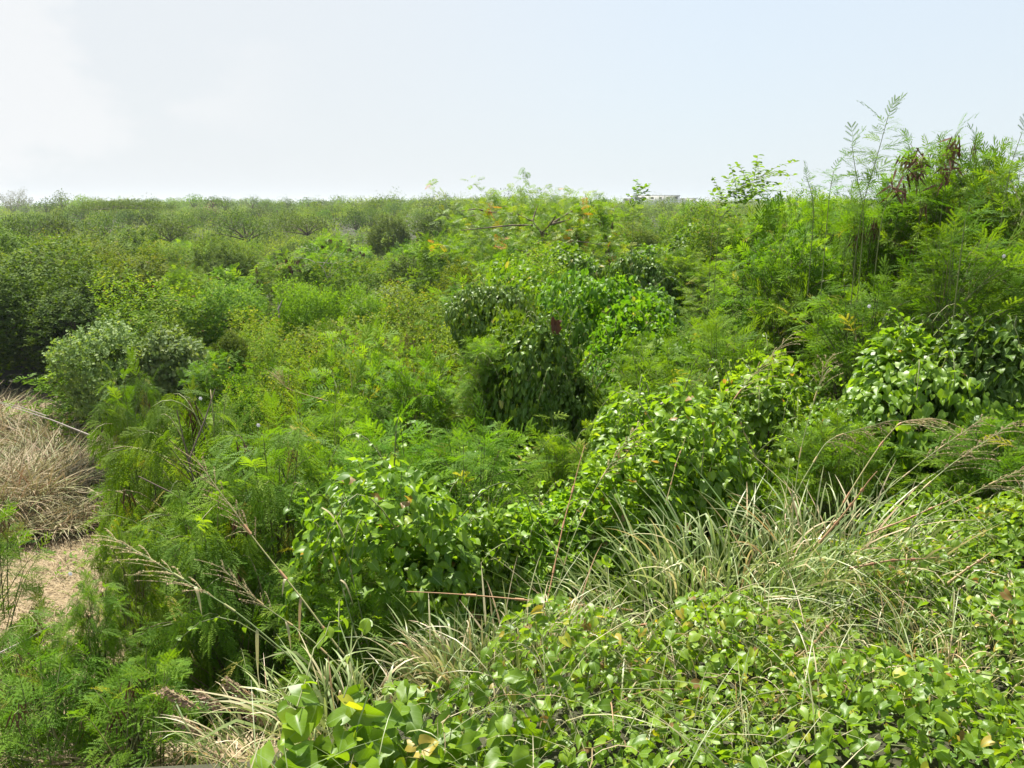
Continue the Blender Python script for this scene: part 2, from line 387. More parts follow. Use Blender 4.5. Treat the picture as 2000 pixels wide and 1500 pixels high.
def frond_tmpl(lod, droop=.5, rng=None, npair=5, spread=1.0, npl=8):
    """twice-feathered leaf, unit length along y: rachis, pinnae in pairs, rows of leaflets"""
    rng = rng or np.random.default_rng(3)
    V, T3 = [], []
    def P0(t): return np.array([0.03 * math.sin(3 * t), t * (1 - .12 * droop * t), -droop * .5 * t * t])
    n = 5 if lod == 0 else 3
    for i in range(n):                                            # rachis strip
        a, b = P0(i / n), P0((i + 1) / n); k = len(V)
        V += [a + [.008, 0, 0], a - [.008, 0, 0], b + [.006, 0, 0], b - [.006, 0, 0]]
        T3 += [(k, k + 1, k + 2), (k + 1, k + 3, k + 2)]
    if lod == 2: npair = 4
    for i in range(npair):
        t = .18 + .80 * i / (npair - 1)
        p = P0(t)
        ln = (.44 if lod < 2 else .5) * (0.62 + .5 * math.sin(math.pi * (0.15 + t * .75))) * (0.9 + .2 * rng.random())
        for sd in (-1, 1):
            ang = R(62 - 34 * t + rng.uniform(-7, 7)) * spread
            dr = rng.uniform(.15, .5) * (0.4 + droop)
            def Q0(s): return p + np.array([sd * math.sin(ang) * s * ln, math.cos(ang) * s * ln, -dr * ln * s * s + .06 * s * ln])
            dirv = np.array([sd * math.sin(ang), math.cos(ang), -.2]); dirv /= np.linalg.norm(dirv)
            per = np.array([math.cos(ang), -sd * math.sin(ang), 0])
            if lod == 0:
                for j in range(npl):
                    s = .06 + .9 * (j + .5) / npl
                    q = Q0(s); ll = .048 * (0.7 + .5 * math.sin(math.pi * s))
                    for e in (-1, 1):
                        tip = q + per * e * ll + dirv * ll * .45 + np.array([0, 0, rng.uniform(-.02, .012)])
                        b1, b2 = q - dirv * .02, q + dirv * .022
                        mid = (q + tip) / 2
                        k = len(V); V += [b1, tip, b2]; T3 += [(k, k + 1, k + 2)]
            else:
                w = .048 if lod == 1 else .075
                k = len(V); a, m, b = Q0(0), Q0(.55), Q0(1.0)
                V += [a, m + per * w + [0, 0, -.012], b, m - per * w + [0, 0, -.012], m]
                T3 += [(k, k + 1, k + 4), (k + 1, k + 2, k + 4), (k + 2, k + 3, k + 4), (k + 3, k, k + 4)] if lod == 1 else [(k, k + 1, k + 2), (k + 2, k + 3, k)]
    return Tmpl(V, T3)
_r = np.random.default_rng(11)
FROND = {0: [frond_tmpl(0, .6, _r), frond_tmpl(0, 1.1, _r, 4), frond_tmpl(0, .85, _r, 6, .9), frond_tmpl(0, .3, _r, 5, .8)],
         1: [frond_tmpl(1, .4, _r), frond_tmpl(1, .85, _r, 6)],
         2: [frond_tmpl(2, .4, _r), frond_tmpl(2, .8, _r)]}
FRONDD = {0: [frond_tmpl(0, 1.1, _r, 7, .75), frond_tmpl(0, 1.5, _r, 6, .6), frond_tmpl(0, .8, _r, 7, .8)],
          1: [frond_tmpl(1, 1.1, _r, 7, .75), frond_tmpl(1, 1.4, _r, 6, .6)],
          2: [frond_tmpl(2, 1.1, _r), frond_tmpl(2, 1.3, _r)]}

def tints(rng, n, dead=.012, base=None):
    t = np.clip((rng.normal(.45, .2, n) if base is None else base + rng.normal(0, .16, n)), 0, .92)
    t[rng.random(n) < dead] = 1.0
    return t

def put(mb, tmpls, d, n, pos, scale, tint, rng, mi=0):
    ch = rng.integers(0, len(tmpls), len(pos))
    for k, tm in enumerate(tmpls):
        s = ch == k
        if s.any(): mb.inst(tm, frames(d[s], n[s], scale[s]), pos[s], tint[s], mi)

# ------------------------------------------------------------------ plant meshes (crown: radius 1 m, top at z = 0, drawn down to about -depth)
def leucaena_mesh(rng, lod, droop=False, depth=2.0, ntw=46, fl=.24, mat='leuc', shoots=5, pods=0, rad=1.0, dens=1.0):
    mb, tw, pd = MB(), MB(), MB()
    FR = FRONDD if droop else FROND
    ntw = int(ntw * dens)
    lf = lumps(rng, 10, .5, 7)
    for i in range(ntw):
        a = rng.uniform(0, 2 * np.pi)
        h = -depth * rng.random() ** 1.1                       # height of the tip
        env = rad * math.sqrt(max(0.05, 1 - max(0, (h / -depth - .55) / .6) ** 2)) * min(1, .25 + 1.6 * math.sqrt(-h / depth + .01))
        r1 = env * rng.uniform(.5, 1.05) * float(lf(unit(np.array([[math.cos(a), math.sin(a), .4 + 1.2 * h / depth]])))[0])
        p0 = np.array([rng.normal(0, .12), rng.normal(0, .12), h - rng.uniform(.3, .8)]) * [rad, rad, 1]
        p2 = np.array([math.cos(a) * r1, math.sin(a) * r1, h])
        if i < shoots:
            p2 = np.array([math.cos(a) * r1 * .5, math.sin(a) * r1 * .5, rng.uniform(-.05, .12)])
            p0 = p2 * [.5, .5, 1] - [0, 0, rng.uniform(.6, 1.0)]
        ln = np.linalg.norm(p2 - p0)
        p1 = (p0 + p2) / 2 + np.array([0, 0, .22 * ln])
        t = np.linspace(0, 1, 7)[:, None]
        pts = (1 - t) ** 2 * p0 + 2 * t * (1 - t) * p1 + t * t * p2
        if droop: pts[:, 2] -= (t[:, 0] ** 2.5) * .12
        if lod < 2: tw.tube(pts, .006 if lod == 0 else .009, .002, 3, rng.uniform(.2, .9))
        gap = {0: .06, 1: .065, 2: .09}[lod]
        k = max(3, int(ln * .85 / gap))
        s = rng.uniform(.38, 1.0, k)
        q = np.stack([np.interp(s, t[:, 0], pts[:, c]) for c in range(3)], 1)
        tan = unit(pts[-1] - pts[3])
        phi = rng.uniform(0, 6.28, k)
        rd = np.stack([np.cos(phi), np.sin(phi), np.zeros(k)], 1)
        outw = np.array([math.cos(a), math.sin(a), 0])
        up = rng.uniform(-.35, .4, k) if not droop else rng.uniform(-1.5, -.1, k)
        d = rd * 1.0 + tan * .3 + outw * .35 + np.array([0, 0, 1.0]) * up[:, None]
        d[-2:] = tan + rng.normal(0, .35, (2, 3)) + [0, 0, .4 if not droop else -.1]
        nn = np.array([0, 0, 1.0]) + rng.normal(0, .4, (k, 3))
        sc = fl * rng.uniform(.5, 1.25, k) * (1 - .35 * (s > .93))
        bt = rng.uniform(.3, .65)
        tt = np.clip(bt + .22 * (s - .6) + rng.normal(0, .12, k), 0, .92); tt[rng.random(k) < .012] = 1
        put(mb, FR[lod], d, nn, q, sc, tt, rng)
        if pods and rng.random() < pods:
            m = rng.integers(8, 18); c = pts[-2] if rng.random() < .6 else pts[4]
            ph = rng.uniform(0, 2 * np.pi, m)
            dd = np.stack([np.cos(ph) * .45, np.sin(ph) * .45, -np.ones(m)], 1)
            L = rng.uniform(.09, .16, m)
            pp = c + rng.normal(0, .025, (m, 3))
            pts2 = pp[:, None] + unit(dd)[:, None] * (np.linspace(0, 1, 4)[None, :, None] * L[:, None, None])
            pd.ribbon(pts2, np.full(m, .010 if lod < 2 else .026), rng.random(m), side=np.cross(unit(dd)[:, None].repeat(4, 1), rng.normal(0, 1, (m, 1, 3))))
    fol = mb.mesh('feathery_foliage', [M[mat]])
    twm = tw.mesh('twigs', [M['twig']]) if tw.n else None
    pdm = pd.mesh('seed_pods', [M['pod']]) if pd.n else None
    return fol, twm, pdm

def lumps(rng, n, amp, sharp=6.0):
    c = unit(rng.normal(0, 1, (n, 3))); a = rng.uniform(.3, 1, n) * amp
    def g(d): return 1 + (np.exp(sharp * (d @ c.T - 1)) * a).sum(1)
    q = np.quantile(g(unit(rng.normal(0, 1, (600, 3)))), .80)
    return lambda d: g(d) / q

def vine_mesh(rng, lod, rad=1.0, depth=1.6, n=2600, leaf=.075, mat=None, sd=None, lay=.22):
    """leaves draped over a lumpy mound; radius 1, top about 0"""
    mb = MB(); f = lumps(rng, 9, .95, 7)
    tm = {0: HEART0, 1: HEART1, 2: HEART2}[lod]
    d = unit(rng.normal(0, 1, (n * 2, 3)) * [1, 1, 1.0]); d = d[d[:, 2] > -.75][:n]; n = len(d)
    r = f(d) * (1 - lay * rng.random(n) ** 1.6)
    flow = unit(rng.normal(0, 1, (40, 3)))                       # leafless pockets
    hole = (d @ flow[:12].T > .975).any(1) & (rng.random(n) < .8)
    pos = d * r[:, None] * [.92 * rad, .92 * rad, 1] ; pos[:, 2] = pos[:, 2] * depth * .5 - depth * .5
    keep = ~hole; d, pos = d[keep], pos[keep]; n = len(d)
    down = np.array([0, 0, -1.0])
    tipd = down - d * (d @ down)[:, None]
    tipd = unit(tipd * .9 + rng.normal(0, .38, (n, 3)) + d * .22 + [0, 0, -.12])
    nn = unit(d * .85 + [0, 0, .55] + rng.normal(0, .33, (n, 3)))
    sc = leaf * rng.uniform(.55, 1.25, n)
    tt = tints(rng, n, .01)
    put(mb, tm, tipd, nn, pos, sc, tt, rng)
    st = mb
    for i in range(26 if lod == 0 else 8):                       # trailing runners
        a = rng.uniform(0, 2 * np.pi); z0 = rng.uniform(-.1, .9)
        dd = unit(np.array([[math.cos(a) * (1 - abs(z0)), math.sin(a) * (1 - abs(z0)), z0]]))
        p = (dd * f(dd)[:, None] * [.93 * rad, .93 * rad, 1])[0]; p[2] = p[2] * depth * .5 - depth * .5
        L = rng.uniform(.2, .7); o = np.array([math.cos(a + rng.normal(0, .6)), math.sin(a + rng.normal(0, .6)), 0])
        t = np.linspace(0, 1, 7)[:, None]
        pts = p + o * t * L * .6 + np.array([0, 0, 1.0]) * (L * .45 * np.sin(t * 2.6) - L * .25 * t)
        st.tube(pts, .004, .002, 3, rng.uniform(.1, .7), 1)
        k = int(L / .05); s = np.linspace(.1, 1, k)
        q = np.stack([np.interp(s, t[:, 0], pts[:, c]) for c in range(3)], 1)
        put(mb, tm, unit(rng.normal(0, .6, (k, 3)) + [0, 0, -.5]), unit(rng.normal(0, .3, (k, 3)) + [0, 0, 1]), q, leaf * rng.uniform(.3, .8, k) , tints(rng, k), rng)
    return mb.mesh('vine_leaves', [M[mat or ('vine' if lod == 0 else 'vine_far')], M['twig']], smooth=(lod == 0)), None, None

def sprig_mesh(rng, lod, rad=1.0, depth=1.5, nsp=900, per=9, leaf=.045, mat='fine', amp=.45, sharp=9, upright=.8, tm=SMALL, sprig=.16, pods=0.0, flat=1.0, podmat='podpale'):
    """shrub of many small leafy sprigs on a lumpy dome; radius 1, top about 0"""
    mb, tw, pd = MB(), MB(), MB(); f = lumps(rng, 30, amp, sharp)
    d = unit(rng.normal(0, 1, (nsp * 2, 3)) * [1, 1, flat]); d = d[d[:, 2] > -.6][:nsp]; n = len(d)
    dep = rng.random(n) ** 1.7
    r = f(d) * (1 - .38 * dep)
    pos = d * r[:, None] * [.92 * rad, .92 * rad, 1]; pos[:, 2] = pos[:, 2] * depth * .5 - depth * .5
    ax = unit(d * (1 - upright * .6) + [0, 0, upright] + rng.normal(0, .3, (n, 3)))
    L = sprig * rng.uniform(.5, 1.5, n)
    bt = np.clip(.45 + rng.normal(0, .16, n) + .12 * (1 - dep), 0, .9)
    s = (np.arange(per) + .5) / per
    q = pos[:, None] + ax[:, None] * (s[None, :, None] * L[:, None, None])
    phi = rng.uniform(0, 6.28, (n, 1)) + np.arange(per)[None] * 2.4
    rd = np.stack([np.cos(phi), np.sin(phi), np.zeros_like(phi)], -1)
    dl = unit(rd + ax[:, None] * .55 + rng.normal(0, .25, (n, per, 3)))
    nn = unit(np.array([0, 0, .35]) + d[:, None] + rng.normal(0, .35, (n, per, 3)))
    tt = np.clip(np.repeat(bt, per) + rng.normal(0, .12, n * per), 0, .93)
    tt[rng.random(n * per) < .01] = 1.0
    q, dl, nn = q.reshape(-1, 3), dl.reshape(-1, 3), nn.reshape(-1, 3)
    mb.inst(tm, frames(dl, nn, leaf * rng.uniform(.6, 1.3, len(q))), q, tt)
    for i in range(14):
        k = rng.integers(0, n); e = pos[k]; b = np.array([e[0] * .15, e[1] * .15, -depth * .9])
        t = np.linspace(0, 1, 5)[:, None]
        tw.tube(b + (e - b) * t + rng.normal(0, .03, (5, 3)), .018, .004, 3, rng.random())
    if pods:
        m = int(n * pods); ix = rng.choice(np.where((d[:, 2] > .1) & (dep < .4))[0], m)
        c = pos[ix] + [0, 0, .04]; k = 6
        dd = unit(rng.normal(0, .45, (m, k, 3)) + [0, 0, -1]).reshape(-1, 3)
        pp = np.repeat(c, k, 0) + rng.normal(0, .03, (m * k, 3))
        pts2 = pp[:, None] + dd[:, None] * (np.linspace(0, 1, 3)[None, :, None] * .13)
        pd.ribbon(pts2, np.full(m * k, .028), rng.random(m * k), side=np.cross(dd[:, None].repeat(3, 1), rng.normal(0, 1, (m * k, 1, 3))))
    return mb.mesh('small_leaves', [M[mat]]), tw.mesh('twigs', [M['wood']]), (pd.mesh('seed_pods', [M[podmat]]) if pd.n else None)

def stem_mesh(rng, n=5, rad=.35):
    """stems of unit height, z from 0 (ground) to 1 (inside the crown)"""
    mb = MB()
    for i in range(n):
        a = rng.uniform(0, 6.28); t = np.linspace(0, 1, 7)[:, None]
        b = np.array([math.cos(a), math.sin(a), 0]) * rng.uniform(.02, .1)
        e = np.array([math.cos(a), math.sin(a), 0]) * rng.uniform(.3, 1) * rad
        pts = b + (e - b) * t ** 1.4 + rng.normal(0, .012, (7, 3)) * [1, 1, 0]; pts[:, 2] = t[:, 0] * rng.uniform(.8, 1) - .03 * (1 - t[:, 0])
        mb.tube(pts, .026, .012, 5, rng.uniform(.1, .9))
    return mb.mesh('stems', [M['wood']], smooth=True)

CACHE = {}
NR = [.62, .95, 1.25]                  # crown radius built for each level of detail, in metres
DEP = {'leucaena': (1.6, 1.9, 2.1), 'droop': (1.9, 2.2, 2.4), 'podded': (1.6, 1.9, 2.1), 'vine': (1.5, 1.7, 2.0), 'vinedark': (1.5, 1.7, 2.0), 'fine': (1.4, 1.7, 2.0),
       'finepod': (1.4, 1.7, 2.0), 'dark': (1.6, 2.2, 2.6), 'lime': (1.0, 1.3, 1.5), 'pale': (1.1, 1.5, 1.8)}
def variant(kind, lod, k):
    key = (kind, lod, k)
    if key in CACHE: return CACHE[key]
    rng = np.random.default_rng(sum(map(ord, kind)) * 97 + lod * 13 + k * 5)
    r, dp = NR[lod], DEP[kind][lod]
    kw = dict(rad=r, depth=dp)
    if kind == 'leucaena': v = leucaena_mesh(rng, lod, ntw=[150, 190, 130][lod], fl=[.17, .18, .25][lod], **kw)
    elif kind == 'droop': v = leucaena_mesh(rng, lod, droop=True, ntw=[100, 120, 90][lod], fl=[.18, .19, .25][lod], mat='droop', shoots=3, pods=.07, **kw)
    elif kind == 'podded': v = leucaena_mesh(rng, lod, ntw=[85, 120, 100][lod], fl=[.17, .18, .25][lod], pods=[.22, .35, .5][lod], **kw)
    elif kind == 'vine': v = vine_mesh(rng, lod, n=[5200, 6000, 4200][lod], leaf=[.052, .062, .09][lod], **kw)
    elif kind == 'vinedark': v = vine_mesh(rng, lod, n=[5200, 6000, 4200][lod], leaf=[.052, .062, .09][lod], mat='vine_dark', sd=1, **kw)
    elif kind == 'fine': v = sprig_mesh(rng, lod, nsp=[1000, 1700, 1700][lod], per=[10, 9, 7][lod], leaf=[.03, .045, .075][lod], amp=.95, sharp=15, upright=.4, sprig=[.16, .17, .2][lod], **kw)
    elif kind == 'finepod': v = sprig_mesh(rng, lod, nsp=[1000, 1600, 1600][lod], per=[10, 9, 7][lod], leaf=[.03, .045, .075][lod], amp=.95, sharp=15, upright=.4, pods=.06, **kw)
    elif kind == 'dark': v = sprig_mesh(rng, lod, nsp=2200, per=9, leaf=.075, mat='dark', amp=.6, sharp=12, upright=.35, **kw)
    elif kind == 'lime': v = sprig_mesh(rng, lod, nsp=1700, per=9, leaf=.065, mat='lime', amp=.6, sharp=14, upright=.15, sprig=.26, **kw)
    elif kind == 'pale': v = sprig_mesh(rng, lod, nsp=1600, per=8, leaf=.08, mat='pale', amp=.85, sharp=10, upright=.3, tm=OVAL, **kw)
    CACHE[key] = (v, stem_mesh(rng))
    return CACHE[key]

THNAME = {'leucaena': 'feathery_shrub', 'droop': 'drooping_tree', 'podded': 'podded_shrub', 'vine': 'vine_covered_shrub', 'vinedark': 'vine_covered_shrub', 'fine': 'small_leaved_shrub',
          'finepod': 'podded_shrub', 'dark': 'dark_tree', 'lime': 'lime_green_shrub', 'pale': 'pale_leaved_shrub'}
CAT = {'leucaena': 'shrub', 'droop': 'tree', 'podded': 'shrub', 'vine': 'vine-covered shrub', 'vinedark': 'vine-covered shrub', 'fine': 'shrub', 'finepod': 'shrub', 'dark': 'tree', 'lime': 'shrub', 'pale': 'shrub'}
SPOTS = []
PRNG = np.random.default_rng(5)
def plant(kind, top, rad, label, group=None, lod=None, k=0, zs=None, rz=None):
    """a plant whose crown top is the point top; the thing stands on the terrain below"""
    x, y, z = top
    dist = math.hypot(x, y)
    if lod is None: lod = 0 if dist < 7.2 else (1 if dist < 16 else 2)
    g = float(T(x, y)); H = max(.3, z - g)
    (fol, tw, pd), stm = variant(kind, lod, k)
    sc = rad / NR[lod]; dp = DEP[kind][lod]
    if zs is None: zs = min(max(sc, .7 * H / dp), sc * 1.6)
    t = thing(THNAME[kind], label, CAT[kind], (x, y, g), PRNG.uniform(0, 6.28) if rz is None else rz, group)
    part('foliage', fol, t, (0, 0, H), (0, 0, 0), (sc, sc, zs))
    part('stem', stm, t, (0, 0, 0), (0, 0, 0), (rad, rad, max(.15, H - .35 * dp * zs)))
    if tw is not None and lod < 2: part('twigs' if kind != 'vine' else 'runners', tw, t, (0, 0, H), (0, 0, 0), (sc, sc, zs))
    if pd is not None: part('pod_clumps', pd, t, (0, 0, H), (0, 0, 0), (sc, sc, zs))
    SPOTS.append((x, y, rad))
    return t

# ================================================================== SETTING: ground
def clearing(x, y):
    """1 inside the clearing of dry grass left of the bank"""
    x, y = np.asarray(x, float), np.asarray(y, float)
    u = 1000 + F * x / np.maximum(y, .1) * 1.0
    lim = np.interp(y, [2, 4, 8, 14, 20, 23], [520, 430, 340, 200, 90, -50])
    return sst(lim + 60, lim - 60, u) * sst(24, 22, y) * sst(-16, -13, x) * sst(2.6, 3.6, y)
rs = np.concatenate([np.linspace(0.0, 30, 90), np.geomspace(31, 2600, 90)])
th = np.linspace(-np.pi, np.pi, 241)
RR, TT = np.meshgrid(rs, th, indexing='ij')
X, Y = RR * np.sin(TT), RR * np.cos(TT)
Z = np.where(Y > -3, T(X, np.maximum(Y, 0)), T(X, 0 * Y))
mb = MB()
n1, n2 = RR.shape
i = np.arange(n1 - 1)[:, None] * n2; j = np.arange(n2 - 1)[None]
Q = np.stack([i + j, i + n2 + j, i + n2 + j + 1, i + j + 1], -1).reshape(-1, 4)
V = np.stack([X, Y, Z], -1).reshape(-1, 3)
mb.raw(V, np.zeros((0, 3), int), Q, np.zeros(len(V)), np.zeros(len(V)), np.zeros(len(V)))
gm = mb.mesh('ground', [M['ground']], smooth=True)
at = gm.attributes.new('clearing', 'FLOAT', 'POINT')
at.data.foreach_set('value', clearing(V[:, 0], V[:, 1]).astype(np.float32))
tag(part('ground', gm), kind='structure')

# ================================================================== named plants, near
def pl(kind, u, v, d, rad, label, **kw):
    return plant(kind, P(u, v, d), rad, label, **kw)

# drooping leucaena trees on the left bank
lt = pl('droop', 375, 735, 4.9, .60, 'tall drooping feathery tree on the left bank with thin leaning trunk', k=0, rz=0.0)
lb = MB(); o_ = np.array(lt.location)
for ln_ in ([(430, 1150, .2), (395, 1000, 0), (368, 900, -.1), (345, 800, -.1)], [(368, 900, -.1), (400, 820, 0), (420, 760, .1)], [(395, 1000, 0), (330, 960, -.1), (270, 930, -.1)]):
    lb.tube(np.array([P(u_, v_, 4.3 + w_) for u_, v_, w_ in ln_]) - o_, .006, .003, 5, .9)
part('branch', lb.mesh('branch', [M['wood']], smooth=True), lt)
pl('droop', 250, 705, 6.0, .42, 'small feathery tree behind the drooping trees beside the dry grass clearing', k=1)
pl('droop', 520, 800, 4.4, .62, 'dark drooping feathery tree on the bank with hanging leaf curtains', k=1)
pl('droop', 235, 1000, 3.9, .24, 'low feathery tree leaning over the dry grass clearing at left', k=2)
pl('droop', 380, 930, 3.9, .52, 'drooping feathery tree nearest the camera behind the long seed stalks', k=2)
pl('droop', 470, 1080, 3.7, .50, 'shaded feathery shrub low on the bank behind long bent seed stalks', k=0)
pl('droop', 175, 1130, 3.4, .22, 'low drooping branch tips hanging over the dry clearing', k=1)
pl('podded', 60, 1290, 3.1, .45, 'feathery shrub with dark brown pods in the bottom left corner', k=0)
pl('podded', 250, 1330, 2.9, .42, 'low podded feathery shrub at the bottom left beside pinkish grass plumes', k=1)
pl('podded', -45, 1000, 3.9, .34, 'pod-laden branches hanging in from the left edge over the clearing', k=0)
pl('droop', 70, 1190, 3.5, .36, 'low feathery tree at the left edge below the dry clearing', k=0)
# central foreground bushes
pl('vine', 800, 985, 3.7, .60, 'bright heart-leaved vine mound behind the foreground grass clump', k=0)
pl('vine', 1060, 960, 3.9, .55, 'vine mound in the centre below the feathery sprays', k=1)
pl('leucaena', 700, 1150, 3.3, .34, 'low feathery shrub at the foot of the vine mound', k=1)
pl('leucaena', 760, 850, 4.7, .66, 'feathery shrub with pale upright sprays left of centre', k=0)
pl('leucaena', 925, 845, 4.6, .52, 'feathery shrub with green shoots just left of the dark hollow', k=1)
pl('leucaena', 1110, 850, 4.9, .50, 'feathery shrub with arching leaves below the dark leafy column', k=2)
pl('leucaena', 620, 800, 5.6, .62, 'feathery shrub right of the drooping trees', k=2)
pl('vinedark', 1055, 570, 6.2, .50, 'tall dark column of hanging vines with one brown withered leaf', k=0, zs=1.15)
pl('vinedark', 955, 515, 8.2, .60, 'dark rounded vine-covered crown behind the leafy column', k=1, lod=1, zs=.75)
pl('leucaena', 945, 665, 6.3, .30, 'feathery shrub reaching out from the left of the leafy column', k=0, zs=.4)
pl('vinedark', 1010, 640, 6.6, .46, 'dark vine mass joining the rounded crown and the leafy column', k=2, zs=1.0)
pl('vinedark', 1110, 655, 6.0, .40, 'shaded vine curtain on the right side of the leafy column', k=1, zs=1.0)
pl('vine', 935, 1000, 3.8, .46, 'leafy vine mound joining the two bright mounds in the centre', k=2)
pl('vine', 1190, 940, 4.1, .50, 'vine mound left of the tall grass heap', k=0)
pl('leucaena', 650, 1070, 3.6, .34, 'feathery shrub between dark drooping tree and bright vine mound', k=2)
pl('leucaena', 1480, 415, 9.5, .75, 'feathery crown below the bending oval-leaved sapling', k=1)
pl('leucaena', 1570, 398, 8.8, .70, 'feathery crown on the rising crest under the thin small shoot', k=2)
pl('leucaena', 1540, 455, 7.4, .60, 'feathery shrub on the right slope below the rising crest', k=0)
pl('leucaena', 1765, 345, 7.3, .50, 'leafy feathery crown just right of the tallest shoot', k=2)
pl('leucaena', 1925, 300, 7.0, .52, 'full feathery crown between podded shrub and right edge', k=1)
pl('leucaena', 1640, 400, 8.2, .60, 'feathery crown just left of the tallest shoot', k=0, lod=0)
pl('leucaena', 1830, 325, 8.2, .65, 'feathery crown behind the reddish pods', k=0, lod=0)
pl('vine', 1250, 770, 5.0, .62, 'vine-covered shrub right of the dark hollow in the centre', k=2)
pl('vine', 1410, 850, 4.4, .60, 'vine-covered shrub behind the tall grass on the right', k=0)
pl('leucaena', 1290, 690, 5.9, .60, 'feathery shrub with bright sprays right of the leafy column', k=1)
pl('vine', 1520, 700, 5.4, .62, 'vine mound under the feathery sprays on the right slope', k=1)
pl('leucaena', 1640, 830, 4.3, .42, 'feathery shrub between the grass plumes and dark vine wall', k=0)
pl('vine', 1800, 640, 4.9, .66, 'large vine wall with dark hollow beneath at right', k=2, zs=.95)
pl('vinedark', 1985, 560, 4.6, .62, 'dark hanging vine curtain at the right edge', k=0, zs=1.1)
pl('vine', 1700, 770, 4.8, .40, 'small vine mound left of the dark vine wall', k=1)
pl('leucaena', 1950, 830, 3.9, .42, 'feathery shrub at the right edge below the vine curtain', k=2, zs=.6)
pl('leucaena', 1700, 560, 5.6, .60, 'feathery shrub with grey green leaves on the right slope', k=1)
pl('leucaena', 1880, 460, 5.4, .62, 'large feathery shrub with pale shoots near the right edge', k=0)
pl('leucaena', 1990, 330, 6.3, .60, 'feathery shrub against the sky at the right edge', k=2)
pl('podded', 1865, 290, 6.9, .50, 'shrub with hanging reddish pods against the sky', k=0)
pl('podded', 1700, 405, 7.4, .55, 'feathery shrub with dark red pods below the tall shoot', k=1, lod=0)
pl('vine', 1590, 470, 7.9, .62, 'vine-covered shrub below the skyline left of the tall shoot', k=2, lod=0)
pl('leucaena', 1420, 640, 6.4, .58, 'feathery shrub in the middle of the right slope', k=0)
pl('leucaena', 1530, 560, 7.0, .60, 'feathery shrub above the vine mound on the right slope', k=1)
pl('leucaena', 810, 700, 7.2, .62, 'rounded feathery shrub left of the dark leafy column', k=2)
# middle distance, named
pl('pale', 215, 645, 14.5, .95, 'pale green glossy-leaved bush at the edge of the dark trees', k=0)
pl('pale', 320, 662, 14.0, .85, 'pale glossy-leaved bush nearest the narrow dark shrub', k=1)
pl('dark', 445, 655, 13.2, .28, 'narrow dark upright shrub right of the pale bushes', k=0, zs=.42)
pl('fine', 505, 662, 13.6, .85, 'small-leaved shrub right of the narrow dark upright shrub', k=1)
pl('fine', 500, 625, 16.5, 1.0, 'bushy shrub behind the one beside the narrow dark shrub', k=2)
pl('lime', 610, 560, 17.5, .95, 'lime green layered shrub in the middle scrub', k=0)
pl('lime', 720, 575, 19.5, .8, 'smaller lime green shrub right of the layered one', k=1)
pl('dark', 30, 500, 24, 2.3, 'large dark tree at the left edge beyond the clearing', k=0)
pl('dark', 150, 535, 22.5, 1.7, 'dark tree behind the pale bush at left', k=1)
pl('dark', -90, 520, 21, 1.7, 'dark tree beyond the left end of the clearing', k=1)
pl('fine', 300, 560, 19, 1.6, 'rounded mid green tree right of the dark trees', k=0, lod=2)
pl('dark', 400, 590, 21, 1.1, 'dark shaded bush in the hollow behind the rounded tree', k=0)
pl('dark', 545, 600, 21, .8, 'small dark bush left of the lime green shrub', k=1)
pl('dark', 430, 478, 34, 1.5, 'dark forked tree standing above the left scrub', k=0)
pl('podded', 555, 500, 27, 1.5, 'shrub heavy with pinkish brown pods left of the bare branches', k=0)
pl('podded', 645, 462, 33, 1.6, 'brown podded shrub above the bare grey branches', k=1)
pl('podded', 1150, 405, 21, 1.1, 'brown podded shrub beside the yellowing flame tree', k=0)
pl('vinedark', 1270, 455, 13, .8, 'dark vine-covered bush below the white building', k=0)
pl('vine', 1180, 520, 9.5, .85, 'vine-covered bush right of the leafy column', k=1, lod=1)

# ================================================================== filler scrub
CU = [-300, 0, 400, 700, 1000, 1300, 1600, 1900, 2300]
CD = [3.4, 5, 7, 10, 15, 22, 35, 60, 100]
CV = np.array([
    [1500, 1500, 1000, 930, 870, 800, 760, 700, 680],
    [1200, 1100, 880, 870, 830, 760, 660, 520, 480],
    [1000, 980, 800, 765, 665, 645, 540, 385, 360],
    [900, 900, 740, 690, 590, 560, 465, 335, 330],
    [720, 720, 690, 625, 515, 490, 432, 325, 320],
    [520, 520, 570, 560, 462, 452, 416, 350, 345],
    [468, 468, 495, 495, 432, 428, 408, 380, 375],
    [440, 440, 450, 448, 420, 415, 404, 395, 390],
    [424, 424, 428, 430, 412, 408, 401, 398, 396]], float)
def canopy_v(u, d):
    ld = np.interp(math.log(d), np.log(CD), np.arange(len(CD)))
    i = min(int(ld), len(CD) - 2); f = ld - i
    return (1 - f) * np.interp(u, CU, CV[i]) + f * np.interp(u, CU, CV[i + 1])
UB = [(150, 'at far left'), (420, 'above the pale glossy bushes'), (640, 'left of the lime green shrub'), (850, 'between lime shrub and leafy column'),
      (1130, 'around the dark leafy column'), (1400, 'below the white building'), (1650, 'left of the tallest shoot'), (9999, 'towards the right edge')]
DB = [(5.2, 'just behind foreground vines'), (8, 'on the near slope'), (13, 'partway down the slope'), (20, 'in the middle scrub'), (32, 'far back in the scrub'), (99, 'deep in the far scrub')]
SPL = {'leucaena': ['feathery green shrub', 'light feathery shrub'], 'vine': ['vine-draped leafy shrub', 'heart-leaved vine mound'], 'fine': ['fine-leaved bushy shrub', 'yellowish small-leaved shrub'],
       'finepod': ['fine-leaved shrub with brown pods'], 'podded': ['feathery shrub with hanging brown pods'], 'dark': ['dark dense bush'], 'pale': ['pale glossy-leaved bush'], 'lime': ['bright lime green shrub']}
rng = np.random.default_rng(42)
d = 4.0
